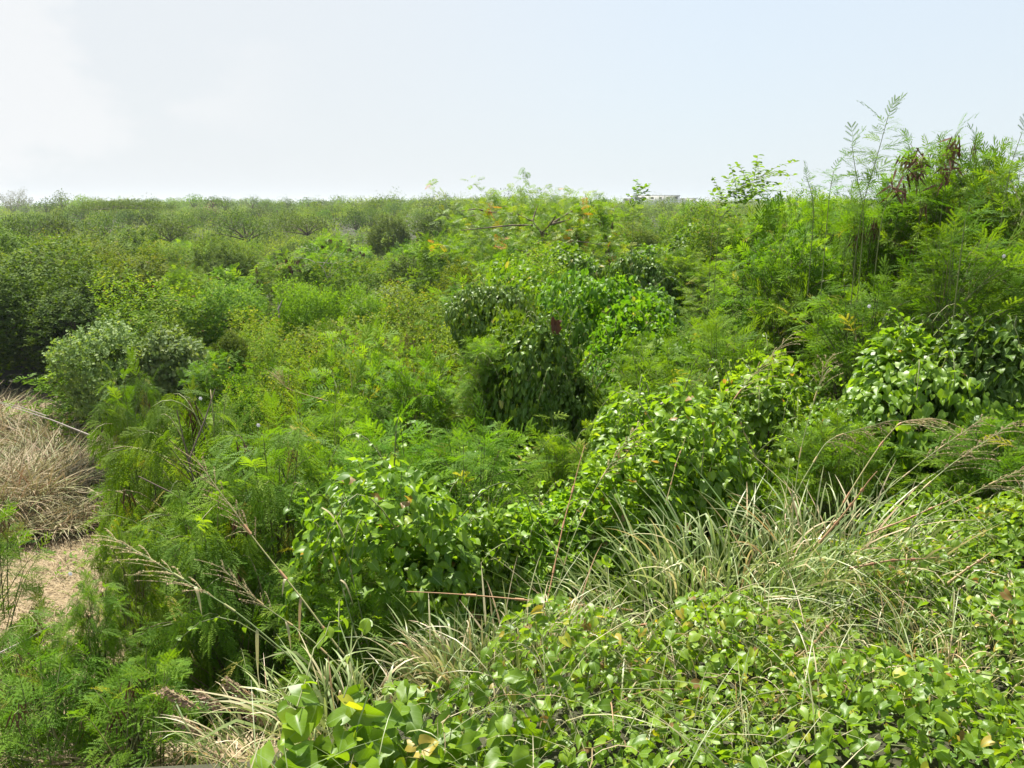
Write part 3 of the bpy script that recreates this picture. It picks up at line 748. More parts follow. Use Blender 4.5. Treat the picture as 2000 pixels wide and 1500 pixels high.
while d < 52:
    rad0 = float(np.interp(d, [4, 7, 12, 20, 35, 52], [.58, .72, .95, 1.25, 1.7, 2.1]))
    u = -180.0
    while u < 2180:
        du = rad0 * 1.6 / d * F
        uu = u + rng.uniform(-.3, .3) * du; dd = d * (1 + rng.uniform(-.09, .09))
        x = (uu - 1000) / F * dd * 1.0
        u += du
        if clearing(x, dd) > .3: continue
        if dd < 14 and uu < 330: continue
        if d > 17 and uu > 1780: continue
        if d > 30 and uu > 1560: continue
        vv = canopy_v(uu, dd) + (np.clip(rng.normal(0, 1), -1.5, 1.7) * (.14 + .015 * dd) + .04 + .006 * dd) * F / dd
        if uu < 1520: vv = max(vv, 404 if dd > 14 else 412)
        top = P(uu, vv, dd)
        if min((math.hypot(x - a, dd - b) - .45 * c for a, b, c in SPOTS), default=9) < rad0 * .45: continue
        if dd < 8: ks, pr = ['leucaena', 'vine', 'fine'], ([.55, .45, 0] if uu > 650 else [.8, .2, 0])
        elif dd < 22: ks, pr = ['leucaena', 'vine', 'fine', 'finepod', 'dark'], ([.42, .36, .16, .03, .03] if uu > 930 else [.22, .03, .60, .09, .06])
        else: ks, pr = ['leucaena', 'vine', 'fine', 'finepod', 'podded', 'dark', 'pale'], ([.22, .06, .38, .03, .02, .25, .04] if uu < 930 else [.30, .14, .42, .05, .04, .04, .01])
        kind = ks[rng.choice(len(ks), p=pr)]
        rad = rad0 * rng.uniform(.7, 1.2)
        ub = next(t for m, t in UB if uu < m); db = next(t for m, t in DB if dd < m)
        nmm = SPL[kind][rng.integers(0, len(SPL[kind]))]
        lab = f'{nmm} {db}, {ub}'
        plant(kind, top, rad, lab, group=nmm + 's ' + db, k=int(rng.integers(0, 3)))
    d *= 1 + float(np.interp(d, [4, 10, 30, 52], [.15, .14, .105, .09]))
print('plants', len(SPOTS), flush=True)

# ================================================================== far scrub: one mass reaching to the ridge
def far_scrub():
    mb = MB(); r = np.random.default_rng(8)
    mats = [M['fine'], M['leuc'], M['dark'], M['podpale'], M['pale']]
    dd = []
    d = 50.0
    while d < 640:
        w = float(np.interp(d, [50, 120, 640], [1.5, 2.0, 4.5])); half = d * .78
        xs = np.arange(-half, half, w * 1.4); xs = xs + r.uniform(-.6, .6, len(xs)) * w
        ys = d + r.uniform(-.7, .7, len(xs)) * w * 1.8
        dd += [(x, y, w * r.choice([.45, .7, 1.0, 1.35], p=[.25, .3, .3, .15])) for x, y in zip(xs, ys)]
        d += w * 1.5 if d < 120 else w * float(np.interp(d, [120, 600], [1.8, 4]))
    for x, y, w in dd:
        u = 1000 + F * x / y
        if u > 1850 and y < 90 or y < 60 and u > 1620: continue
        n = int(np.interp(y, [50, 100, 200, 600], [620, 380, 150, 40]) * min(1.4, .35 + w * .4)); leaf = float(np.interp(y, [50, 150, 600], [.13, .27, .85]))
        g = float(T(x, y)); H = 1.0 + w * r.uniform(.8, 1.5) * float(np.interp(y, [100, 400], [1, .62])) + (r.random() < .07) * r.uniform(.8, 2.4) * (y > 85)
        if y < 110 and 640 < u < 960: H *= .65
        dv = unit(r.normal(0, 1, (n, 3))); dv = dv[dv[:, 2] > -.5]; n = len(dv)
        f = lumps(r, 6, .7, 7); vr = min(w * 1.0, H * .7)
        p = dv * (f(dv) * (1 - .3 * r.random(n) ** 2))[:, None] * [w * .80, w * .80, vr] + [x, y, g + H - vr]
        k = r.choice(5, p=[.42, .24, .28, .01, .05])
        b = np.clip(r.normal(.42, .30), .0, .9)
        nn = unit(dv + [0, 0, .1] + r.normal(0, .2, (n, 3)))
        mb.inst(SMALL, frames(unit(r.normal(0, 1, (n, 3)) + [0, 0, .3]), nn, leaf * r.uniform(.5, 1.3, n)), p, np.clip(b + r.normal(0, .07, n), 0, .93), int(k))
    return mb.mesh('far_scrub', mats)
tag(part('far_scrub', far_scrub()), 'distant green scrub spreading to the low ridge on the horizon', 'scrub', kind='stuff')

# ================================================================== skyline trees
def crown_tree(name, u, v, d, w, h, label, shape='round', mat='dark', n=900, leaf=.3, seed=0):
    r = np.random.default_rng(seed + 50)
    top = P(u, v, d); g = float(T(top[0], top[1])); H = top[2] - g
    w, h = w * 1.25, h * 1.15; top[2] += (.40 if shape != 'wispy' else -.1) * h; H = top[2] - g
    t = thing(name, label, 'tree', (top[0], top[1], g))
    mb, tw = MB(), MB()
    R2 = w / 2
    ends = []
    nb = 13 if shape != 'wispy' else 16
    for i in range(nb):
        a = i * 2.4; rr = R2 * math.sqrt((i + .5) / nb) * .85
        if shape == 'umbrella': z = H - h * .35 - h * .3 * (rr / R2) ** 2
        elif shape == 'cone': z = H - h * (.12 + .8 * rr / R2)
        elif shape == 'wispy': z = H - h * r.uniform(.0, .45)
        else: z = H - h * (.25 + .45 * (rr / R2) ** 2) - r.uniform(0, .1) * h
        e = np.array([math.cos(a) * rr, math.sin(a) * rr, z]); b = np.array([0, 0, max(.2, H - h * (.8 if shape != 'umbrella' else .5))])
        s = np.linspace(0, 1, 6)[:, None]; bend = np.array([0, 0, 1]) * (z - b[2]) * .15
        pts = b + (e - b) * (s ** (1.0 if shape != 'umbrella' else .9)) + bend * np.sin(s * 3.14)
        tw.tube(pts, .05 if shape == 'wispy' else w * .008 + .02, .015, 5, r.random())
        ends.append((e, pts))
    trunk = MB(); tz = np.linspace(0, 1, 5)[:, None]
    trunk.tube(np.array([0, 0, -.2]) + tz * [0, 0, max(.4, (H - h) * .9 + .2)] + r.normal(0, .03 * w * .1, (5, 3)) * [1, 1, 0], w * (.018 if shape == 'wispy' else .035) + .03, w * .015 + .03, 6, .5)
    per = n // nb
    for e, pts in ends:
        if shape == 'wispy':
            s = r.random(per) ** .7; q = np.stack([np.interp(s, np.linspace(0, 1, 6), pts[:, c]) for c in range(3)], 1) + r.normal(0, .045, (per, 3)) * w
            dl = unit(r.normal(0, .5, (per, 3)) + [.25, 0, .9])
        else:
            fl = .3 if shape == 'umbrella' else .55
            q = e + unit(r.normal(0, 1, (per, 3))) * r.uniform(.2, 1, (per, 1)) ** .5 * [R2 * .33, R2 * .33, max(h * .28 * fl, .25) if shape == 'umbrella' else h * .24]
            dl = unit(r.normal(0, 1, (per, 3)) + [0, 0, .2])
        mb.inst(SMALL, frames(dl, unit(r.normal(0, .4, (per, 3)) + [0, 0, 1]), leaf * r.uniform(.5, 1.3, per)), q, np.clip(r.normal(.45 if shape == 'wispy' else .40, .17, per), 0, 1))
    c = part('crown', mb.mesh('crown', [M[mat]]), t)
    part('branches', tw.mesh('branches', [M['wood'] if shape != 'wispy' else M['dead']]), t)
    part('trunk', trunk.mesh('trunk', [M['wood']]), t)
    return t
crown_tree('casuarina_tree', 18, 362, 230, 9, 8.5, 'wispy grey casuarina at the far left of the skyline', 'wispy', 'grey', 2600, .3, 1)
crown_tree('casuarina_tree', 44, 372, 235, 6, 7, 'shorter wispy casuarina right beside the tallest grey one', 'wispy', 'grey', 1900, .3, 2)
crown_tree('round_tree', 88, 400, 150, 4.0, 3.2, 'low rounded tree between the wispy casuarinas and a taller tree', 'round', 'dark', 700, .3, 3)
crown_tree('round_tree', 118, 389, 150, 3.6, 4.2, 'upright tree on the left skyline with ragged crown', 'round', 'dark', 800, .3, 4)
crown_tree('round_tree', 163, 393, 140, 3.2, 3.4, 'small domed tree beside the red roof', 'round', 'fine', 700, .28, 5)
crown_tree('umbrella_tree', 245, 398, 92, 9.0, 3.6, 'broad flat-topped tree with dark shade beneath on left', 'umbrella', 'dark', 5200, .2, 6)
crown_tree('round_tree', 378, 389, 160, 4.2, 3.2, 'low tree breaking the skyline right of flat-topped tree', 'round', 'fine', 700, .3, 7)
crown_tree('round_tree', 492, 392, 170, 4.6, 3.6, 'rounded tree on the skyline above the podded shrubs', 'round', 'dark', 700, .3, 8)
crown_tree('round_tree', 660, 392, 180, 4.4, 3.4, 'rounded tree left of the small see-through umbrella tree', 'round', 'fine', 700, .3, 9)
crown_tree('round_tree', 700, 393, 185, 5.4, 3.4, 'wide tree just left of the small umbrella tree', 'round', 'fine', 800, .3, 10)
crown_tree('umbrella_tree', 772, 391, 200, 5.8, 2.6, 'small see-through umbrella tree on the middle skyline', 'umbrella', 'dark', 620, .28, 11)
crown_tree('round_tree', 808, 396, 170, 2.6, 2.6, 'small tree just right of the umbrella tree', 'round', 'dark', 500, .28, 12)
crown_tree('round_tree', 872, 389, 170, 2.2, 3.6, 'narrow dark tree on the middle skyline', 'round', 'dark', 500, .28, 13)
crown_tree('conifer_tree', 963, 377, 250, 3.4, 4.6, 'pointed hazy conifer on the skyline in the middle', 'cone', 'grey', 700, .32, 14)

rr_ = np.random.default_rng(99)
for q_i, (u_, v_) in enumerate([(195, 397), (300, 394), (335, 396), (415, 393), (440, 396), (520, 396), (560, 395), (600, 394), (625, 396), (735, 397), (835, 396), (905, 394), (935, 396), (1040, 395), (1090, 394), (1130, 396), (1180, 395)]):
    crown_tree('round_tree', u_, v_ - 1, rr_.uniform(120, 190), rr_.uniform(2.6, 4.6), rr_.uniform(1.8, 3.0), 'low rounded tree among many along the flat skyline', 'round', rr_.choice(['dark', 'fine', 'dark']), 700, .26, 30 + q_i)['group'] = 'low rounded trees along the skyline'

for q_i, (u_, v_) in enumerate([(60, 432), (110, 440), (200, 436), (290, 425), (352, 430), (395, 418), (455, 425), (505, 412), (560, 428), (600, 436), (650, 410), (695, 424), (724, 420), (770, 410), (830, 418), (868, 408), (905, 420), (1000, 408), (480, 440), (250, 420), (20, 448), (330, 445), (1230, 412), (1310, 408), (540, 405), (160, 415)]):
    dd_ = float(np.interp(v_, [405, 412, 420, 430, 440, 450], [150, 125, 98, 78, 64, 56]))
    crown_tree('dense_tree', u_, v_, dd_, rr_.uniform(2.4, 4.6), rr_.uniform(2.0, 3.2), 'dark dense tree among many dotted over the distant scrub', 'round', 'dark', 1500, .2, 60 + q_i)['group'] = 'dark trees dotted over the distant scrub'

# flame tree with bare forked trunk and yellow-orange leaves
def flame_tree():
    r = np.random.default_rng(77)
    base = P(1066, 520, 20); top = P(1040, 398, 20)
    g = float(T(base[0], base[1])); t = thing('flame_tree', 'spreading yellow-orange tinged tree with bare forked trunk', 'tree', (base[0], base[1], g))
    def L(u, v, dy=0.0): return P(u, v, 20 + dy) - np.array([base[0], base[1], g])
    tr, br, mb = MB(), MB(), MB()
    tr.tube([[0, 0, -.1], L(1066, 560), L(1066, 490), L(1058, 455)], .07, .045, 7, .9)
    lim = [[(1058, 455, 0), (1040, 432, .1), (1010, 418, .3), (960, 415, .5), (900, 425, .6)], [(1058, 455, 0), (1075, 438, -.3), (1090, 415, -.5), (1100, 402, -.6)],
           [(1040, 432, .1), (1045, 415, .3), (1050, 402, .4)], [(1010, 418, .3), (1000, 408, .8), (985, 402, 1.2)], [(1075, 438, -.3), (1110, 430, .5), (1150, 415, 1)],
           [(1040, 440, .1), (1000, 440, -.8), (950, 445, -1.4), (900, 450, -1.6)], [(1066, 480, 0), (1090, 478, -.8), (1120, 485, -1.5)], [(1075, 438, 0), (1120, 410, 1), (1165, 402, 1.6)],
           [(1058, 455, 0), (1080, 460, 1), (1130, 455, 1.6), (1180, 450, 2)], [(960, 415, .5), (930, 408, .2), (900, 412, -.2)], [(1066, 500, 0), (1020, 490, -.8), (960, 480, -1.3)], [(1066, 490, 0), (1120, 470, -.4), (1190, 480, -.9)], [(1066, 510, 0), (1050, 520, -1), (1000, 520, -1.6)]]
    for l in lim:
        pts = np.array([L(*p) for p in l]); br.tube(pts, .03, .008, 5, .9)
        for k in range(26):
            s = r.uniform(.35, 1.05) * (len(pts) - 1); i = min(int(s), len(pts) - 2)
            c = pts[i] + (pts[i + 1] - pts[i]) * (s - i) + r.normal(0, .3, 3) * [1.3, 1.3, 1.0] + [0, 0, -.05]
            m = 7; a = r.uniform(0, 6.28, m)
            dl = np.stack([np.cos(a), np.sin(a), r.uniform(-.9, .6, m)], 1)
            tt = np.clip(r.normal(.5, .2) + r.normal(0, .13, m), 0, 1)
            put(mb, FROND[1], dl, np.array([0, 0, .8]) + r.normal(0, .5, (m, 3)), np.repeat(c[None], m, 0) + r.normal(0, .08, (m, 3)), .2 * r.uniform(.7, 1.2, m), tt, r)
    part('crown', mb.mesh('crown', [M['flame']]), t); part('branches', br.mesh('branches', [M['wood']]), t); part('trunk', tr.mesh('trunk', [M['wood']]), t)
flame_tree()

# ================================================================== buildings on the horizon
def box(mb, x0, x1, y0, y1, z0, z1, tint=.5):
    V = np.array([(x, y, z) for z in (z0, z1) for y in (y0, y1) for x in (x0, x1)], float)
    Q = np.array([(0, 2, 3, 1), (4, 5, 7, 6), (0, 1, 5, 4), (2, 6, 7, 3), (0, 4, 6, 2), (1, 3, 7, 5)])
    mb.raw(V, np.zeros((0, 3), int), Q, np.full(8, tint), np.zeros(8), np.zeros(8))
def building(u0, u1, vtop, d, wallh, label, name='building', wallmat='white', win=True, gable=False, roofmat='white'):
    a, b = P(u0, vtop, d), P(u1, vtop, d); cx = (a[0] + b[0]) / 2; w = b[0] - a[0]
    g = float(T(cx, d)); H = a[2] - g
    t = thing(name, label, 'building', (cx, d, g)); dep = min(10, max(5, w * .5))
    wl = MB(); box(wl, -w / 2 + .5, w / 2 - .5, 0, dep, -1, H - .35); part('wall', wl.mesh('wall', [M[wallmat]]), t)
    rf = MB()
    if gable:
        V = np.array([(-w / 2, -.4, H - 1.4), (w / 2, -.4, H - 1.4), (w / 2, dep + .4, H - 1.4), (-w / 2, dep + .4, H - 1.4), (-w / 2 + .8, dep / 2, H), (w / 2 - .8, dep / 2, H)])
        rf.raw(V, np.array([(0, 4, 3), (1, 2, 5)]), np.array([(0, 1, 5, 4), (2, 3, 4, 5), (0, 3, 2, 1)]), np.full(6, .5), np.zeros(6), np.zeros(6))
    else: box(rf, -w / 2, w / 2, -1.2, dep + .6, H - .348, H)
    part('roof', rf.mesh('roof', [M[roofmat]]), t)
    if win:
        n = max(3, int(w / 3.2))
        for i in range(n):
            x = -w / 2 + 1.6 + (w - 3.2) * i / (n - 1) - .6
            wb = MB(); box(wb, x, x + 1.2, -.05, .03, H - 1.75, H - .85); part('window', wb.mesh('window', [M['shade']]), t)
        for x in (-w / 2 + .3, -w / 6, w / 6, w / 2 - .5):
            pb = MB(); box(pb, x, x + .25, -1.1, -.85, -1, H - .352); part('pillar', pb.mesh('pillar', [M['white']]), t)
building(1236, 1328, 381, 380, 3, 'long low white building with flat roof on the horizon')
building(1330, 1362, 386.5, 395, 3, 'small white flat-roofed building right of the long one', win=False)
building(1218, 1238, 387, 385, 3, 'small cream block at the left end of the long white building', wallmat='cream', win=False)
building(972, 1006, 389.5, 420, 3, 'tiny white-roofed building behind the hazy conifer', win=False)
building(164, 178, 396, 170, 3, 'small house with faded red roof on the left skyline', name='house', gable=True, roofmat='redroof', win=False, wallmat='cream')

# ================================================================== shoots against the sky
def shoot(pix, d, label, side=14, fl=.2, mat='leuc', oval=False, seed=0, pods=False, name='tall_shoot', r0=.0038, start=.15, flop=.25, gap=1.0):
    r = np.random.default_rng(seed + 300)
    pts = np.array([P(u, v, d + dy) for u, v, dy in pix])
    g = float(T(pts[0][0], pts[0][1])); b = np.array([pts[0][0], pts[0][1], g])
    t = thing(name, label, 'plant', b)
    sm, mb, pd = MB(), MB(), MB()
    q = np.vstack([[0, 0, 0], pts - b]); tt = np.linspace(0, 1, len(q)); ss = np.linspace(0, 1, 22)
    crv = np.stack([np.interp(ss, tt, q[:, c]) for c in range(3)], 1)
    k = np.array([.25, .5, .25])
    for _ in range(2): crv[1:-1] = k[0] * crv[:-2] + k[1] * crv[1:-1] + k[2] * crv[2:]
    side = int(side * 1.5); sm.tube(crv, r0, .002, 5, .35)
    up = np.linspace(1 / len(q) + start * (1 - 1 / len(q)), 1, side)
    c = np.stack([np.interp(up, ss, crv[:, j]) for j in range(3)], 1)
    tan = unit(crv[-1] - crv[8])
    a = np.arange(side) * 2.4 + seed
    rd = np.stack([np.cos(a), np.sin(a) * .7, np.zeros(side)], 1)
    if oval:
        for i in range(side):
            dd = unit(rd[i] * .9 + tan * .6 + [.25, 0, .2]); L = fl * r.uniform(.7, 1.2)
            s = np.linspace(0, 1, 5)[:, None]; rp = c[i] + dd * s * L - np.array([0, 0, .25 * L]) * s ** 2
            sm.tube(rp, .003, .0015, 3, .3)
            m = 12; sl = np.repeat(np.linspace(.15, 1, m // 2), 2); pp = np.stack([np.interp(sl, s[:, 0], rp[:, j]) for j in range(3)], 1)
            x = unit(np.cross(dd, [0, 0, 1.0])); sg = np.tile([1, -1], m // 2)[:, None]
            mb.inst(OVAL, frames(unit(x * sg + dd * .5 + [0, 0, -.15] + r.normal(0, .3, (m, 3))), unit(r.normal(0, .3, (m, 3)) + [0, 0, 1]), r.uniform(.045, .075, m)), pp, np.clip(r.normal(.5, .2, m), 0, .9))
    else:
        dl = rd * .95 + tan * .35 + np.stack([np.full(side, .3), np.zeros(side), r.uniform(-.1, .5, side)], 1)
        dl[-2:] = tan + [.2, 0, .1]
        put(mb, FROND[0] if not flop > .5 else FRONDD[0], dl, unit(r.normal(0, .2, (side, 3)) + [0, 0, 1]), c, fl * .8 * r.uniform(.6, 1.2, side), np.clip(r.normal(.4, .15, side), 0, .9), r)
        tips = r.integers(0, side, side)                       # small young leaves
        put(mb, FROND[0], unit(r.normal(0, .8, (side, 3)) + [0, 0, .6]), unit(r.normal(0, .3, (side, 3)) + [0, 0, 1]), c[tips], fl * .4 * r.uniform(.6, 1.2, side), np.clip(r.normal(.5, .15, side), 0, .9), r)
    part('foliage', mb.mesh('foliage', [M[mat]]), t); part('stem', sm.mesh('stem', [M['twig']], smooth=True), t)
    if pods:
        for i in range(6):
            m = 9; cc = c[r.integers(side // 3, side)]; dd = unit(r.normal(0, .5, (m, 3)) + [0, 0, -1])
            pd.ribbon((cc + r.normal(0, .03, (m, 3)))[:, None] + dd[:, None] * (np.linspace(0, 1, 4)[None, :, None] * .12), np.full(m, .016), r.random(m), side=np.cross(dd[:, None].repeat(4, 1), r.normal(0, 1, (m, 1, 3))))
        part('pod_clumps', pd.mesh('seed_pods', [M['pod']]), t)
    return t
shoot([(1672, 480, 0), (1690, 380, 0), (1712, 310, 0), (1735, 226, 0)], 5.6, 'tallest feathery shoot standing against the sky', 20, .21, seed=1)
shoot([(1690, 420, 0), (1672, 340, 0), (1664, 285, 0)], 5.7, 'short side shoot left of the tallest feathery shoot', 11, .15, seed=2)
shoot([(1720, 420, 0), (1760, 350, 0), (1800, 305, 0)], 5.9, 'leaning feathery spray right of the tallest shoot', 14, .22, seed=3, pods=True)
shoot([(1612, 470, 0), (1620, 380, 0), (1628, 335, 0)], 5.7, 'feathery shoot left of the tallest shoot against the sky', 12, .17, seed=4)
shoot([(1590, 420, 0), (1586, 380, 0), (1575, 345, 0)], 6.5, 'small thin shoot with few leaves on the skyline', 8, .12, seed=5)
shoot([(1390, 450, 0), (1400, 395, 0), (1440, 370, 0), (1490, 342, .1)], 9, 'sapling with oval leaflets bending right over the horizon', 17, .40, mat='lime', oval=True, seed=6, start=.35)
shoot([(1400, 470, 0), (1410, 420, 0), (1450, 390, 0), (1480, 372, .1)], 9.2, 'second oval-leaved stem just below the bending sapling', 14, .38, mat='lime', oval=True, seed=16, start=.3)
shoot([(1236, 430, 0), (1240, 395, 0), (1252, 368, 0)], 12, 'thin oval-leaved sapling in front of the white building', 7, .2, mat='lime', oval=True, seed=7, start=.5)
shoot([(1840, 400, 0), (1850, 330, 0), (1868, 258, 0)], 6.6, 'podded shoot standing tallest above the reddish pods', 18, .18, seed=8, pods=True)
shoot([(1800, 400, 0), (1790, 330, 0), (1775, 285, 0)], 6.8, 'arching shoot with reddish pods left of the podded shrub', 12, .2, seed=9, pods=True)
shoot([(1960, 400, 0), (1975, 320, 0), (1995, 262, 0)], 6.0, 'feathery shoot against the sky at the right edge', 15, .18, seed=10)
shoot([(1905, 400, 0), (1900, 330, 0), (1908, 290, 0)], 6.5, 'short feathery shoot between podded shrub and right edge', 10, .19, seed=12)
shoot([(895, 1010, 0), (905, 930, 0), (905, 868, 0)], 4.3, 'pale green forked shoot rising left of the brown cane', 12, .17, seed=13)
shoot([(780, 1000, 0), (785, 920, 0), (770, 845, 0)], 4.2, 'pale feathery shoot above the heart-leaved mound', 14, .22, seed=14)
shoot([(1880, 470, 0), (1885, 430, 0), (1895, 400, 0)], 4.9, 'pale curled shoot tip near the right edge', 9, .2, seed=15)

# ================================================================== foreground vine ground cover
def cover_z(x, y):
    l = .10 * np.sin(x * 3.1 + 1.0) * np.sin(y * 2.7 + .5) + .06 * np.sin(x * 7.3 + y * 3.1) + .04 * np.sin(y * 9.1 - x * 4.0)
    return T(x, y) + .30 + l + .12 * sst(1.2, 2.6, x)
def ground_cover():
    r = np.random.default_rng(21); mb, st = MB(), MB()
    n = 105000
    x = r.uniform(-1.15, 5.0, n); y = r.uniform(.75, 5.8, n)
    e = edge(x) + .32 + .5 * sst(.4, 1.3, x) + .12 * np.sin(x * 4.0) + .12 * np.sin(x * 11)
    k = (y < e) & (r.random(n) < np.interp(y, [.75, 1.9, 2.4, 3.5], [.55, .75, 1, 1]) * (1 - .45 * sst(.3, -.1, x))) & (x > -.66 + .06 * np.sin(y * 9) + .7 * np.maximum(y - 1.7, -.3)) & (x < y * .78 + 1.2)
    # thin pockets where the soil and stalks show
    hole = np.sin(x * 5.3 + 2.0) * np.sin(y * 6.1 + x * 1.7) > .86
    x, y, e = x[k], y[k], e[k]; n = len(x)
    big = sst(.30, -.1, x) * sst(2.3, 1.95, y)
    sc = (.028 + .036 * big) * r.uniform(.45, 1.4, n)
    z = cover_z(x, y) - .26 * r.random(n) ** 1.4 - .15 * sst(-.25, .12, y - e)
    h = .03
    gx = (cover_z(x + h, y) - cover_z(x - h, y)) / (2 * h); gy = (cover_z(x, y + h) - cover_z(x, y - h)) / (2 * h) - 1.2 * sst(-.2, .1, y - e)
    nrm = unit(np.stack([-gx, -gy, np.ones(n)], 1))
    a = r.uniform(0, 6.28, n)
    tip = unit(np.stack([np.cos(a), np.sin(a), r.normal(-.25, .35, n)], 1) + np.stack([gx, gy, 0 * gx], 1) * -.5 + [-.1, -.35, 0])
    nn = unit(nrm + r.normal(0, .52, (n, 3)) + [0, -.15, .1])
    tt = np.clip(r.normal(.48, .2, n) + .12 * np.sin(x * 2.3) * np.sin(y * 3.3), 0, .92); tt[r.random(n) < .02] = .95; tt[r.random(n) < .012] = .967; tt[r.random(n) < .014] = 1
    pos = np.stack([x, y, z], 1)
    bb = sc > .045
    for q, tm in ((bb, HEARTB), (~bb, HEART0)): put(mb, tm, tip[q], nn[q], pos[q], sc[q], tt[q], r)
    # petioles under the upper leaves and runners arching over them
    for i in range(230):
        j = r.integers(0, n); o = pos[j] + [0, 0, .02]; a = r.uniform(0, 6.28); L = r.uniform(.12, .5)
        t = np.linspace(0, 1, 7)[:, None]; dd = np.array([math.cos(a), math.sin(a), 0])
        pts = o + dd * t * L + np.array([0, 0, 1]) * (.16 * L * np.sin(t * 3.14)) + r.normal(0, .008, (7, 3))
        st.tube(pts, .0024, .0014, 3, r.choice([.2, .5, .95]))
        m = int(L / .06) + 1; s = r.random(m)
        q = np.stack([np.interp(s, t[:, 0], pts[:, c]) for c in range(3)], 1)
        put(mb, HEART0, unit(r.normal(0, .7, (m, 3))), unit(r.normal(0, .35, (m, 3)) + [0, 0, 1]), q, .032 * r.uniform(.5, 1.3, m), tints(r, m, 0, .62), r)
    return mb, st
mbc, stc = ground_cover()
stc_me = stc.mesh('vine_runners', [M['twig']])
gc = part('creeping_vine', mbc.mesh('creeping_vine', [M['vine']], smooth=True))
tag(gc, 'bright green heart-leaved vines carpeting the foreground bank', 'ground cover', kind='stuff')
part('runners', stc_me, gc)

# ================================================================== grass
def tussock(label, base, n, hgt, spread, dry=.3, w=.010, lean=(0, 0), seed=0, mat='grass', cat='grass', name='grass_tussock', patch=.12, group=None):
    r = np.random.default_rng(seed + 900); g = base[2]
    t = thing(name, label, cat, base, 0, group); mb = MB()
    a = r.uniform(0, 6.28, n); rr = patch * np.sqrt(r.random(n))
    b = np.stack([np.cos(a) * rr * 1.4, np.sin(a) * rr, np.full(n, -.03)], 1)
    a2 = a + r.normal(0, .7, n)
    L = hgt * r.uniform(.45, 1.2, n)
    out = np.stack([np.cos(a2), np.sin(a2), 0 * a], 1) * (spread * r.uniform(.2, 1.4, n))[:, None] + [lean[0], lean[1], 0]
    s = np.linspace(0, 1, 8)
    flop = r.uniform(.3, 1.5, n) * (r.random(n) < .8)
    pts = b[:, None] + L[:, None, None] * (out[:, None] * (s ** 1.5)[None, :, None])
    pts[:, :, 2] += L[:, None] * (s[None] - flop[:, None] * .42 * s[None] ** 2.8)
    fold = r.random(n) < .18                                     # snapped blades
    kk = s > .6
    pts[fold[:, None] & kk[None]] += 0
    dz = np.zeros((n, 8)); dz[fold] = -np.clip(s - .6, 0, 1)[None] * L[fold][:, None] * 1.3
    pts[:, :, 2] += dz
    tt = np.clip(np.where(r.random(n) < dry, r.uniform(.7, 1, n), r.uniform(.1, .62, n)), 0, 1)
    mb.ribbon(pts, w * r.uniform(.5, 1.3, n), tt, side=np.cross(np.gradient(pts, axis=1), r.normal(0, .5, (n, 1, 3)) + [0, 0, 1]))
    part('blades', mb.mesh('blades', [M[mat]]), t)
    return t
def on(u, v, d, dz=0.0):
    p = P(u, v, d); return (p[0], p[1], p[2] + dz)
tussock('pale grass clump with bleached blades in the centre foreground', on(1010, 1330, 2.75), 460, .28, .65, .35, .009, (-.05, -.1), 1, patch=.32)
tussock('bleached grass clump left of the centre clump', on(880, 1310, 2.7), 160, .26, .6, .35, .009, (-.15, -.05), 2, patch=.12)
tussock('dense pale grass heap on the right of the centre clump', on(1330, 1200, 2.9), 400, .27, .95, .12, .009, (-.05, -.25), 3, patch=.34)
tussock('tall thin grass clump rising at the foot of the long stalks', on(1440, 1120, 3.1), 260, .34, .8, .15, .008, (.1, -.05), 4, patch=.30)
tussock('fine grass clump among the vines at right', on(1640, 1090, 3.1), 240, .34, .9, .35, .007, (.1, 0), 5, patch=.3)
tussock('wispy dry grass patch among vines at the lower right', on(1850, 1300, 2.35), 260, .20, 1.1, .6, .004, (0, -.1), 6, patch=.32)
tussock('wispy dry grass patch in the vines right of centre', on(1430, 1330, 2.3), 240, .2, .9, .5, .004, (-.2, -.1), 7, patch=.25)
tussock('broad grey-green grass clump at the lower left of the vines', on(640, 1390, 2.35), 150, .19, .9, .2, .009, (-.35, 0), 8, patch=.16)
tussock('small thin grass clump right of the pinkish plumes', on(520, 1450, 2.3), 200, .2, .7, .4, .005, (-.2, 0), 9, patch=.16)
tussock('fine dry grass wisps in the vines at the right edge', on(1960, 1230, 2.6), 200, .22, 1.1, .6, .004, (0, 0), 17, patch=.3)
# guinea grass mounds by the clearing
MD = ['large mat of dry grass at the left edge of the clearing', 'arching dry grass clump next to the feathery trees', 'dry grass clump cut off by the left edge', 'pale dry grass clump behind the others',
      'pale dry grass clump under the pale glossy bush', 'dry grass rising at the left edge before the dark trees', 'low brownish grass clump in front of the dry mat', 'small grey-green grass clump by the slanting dead stem', 'flattened dry grass clump at the foot of the mat']
for i_, (u, v, d, s_) in enumerate([(60, 945, 13.3, .95), (165, 905, 12.8, .7), (-50, 950, 12.6, 1.0), (40, 870, 16.2, .95), (140, 850, 16, .9), (-70, 860, 17, 1.0), (10, 990, 11.8, .6), (110, 930, 14.5, .85), (90, 985, 12, .55)]):
    p = P(u, v, d); g = float(T(p[0], d))
    tussock(MD[i_], (p[0], d, g), 1500, .92 * s_, 1.3, .45 + .1 * (i_ % 3), .02, (.1 * (i_ % 3) - .1, -.1), i_ + 200, patch=.85 * s_, mat='deadgrass')
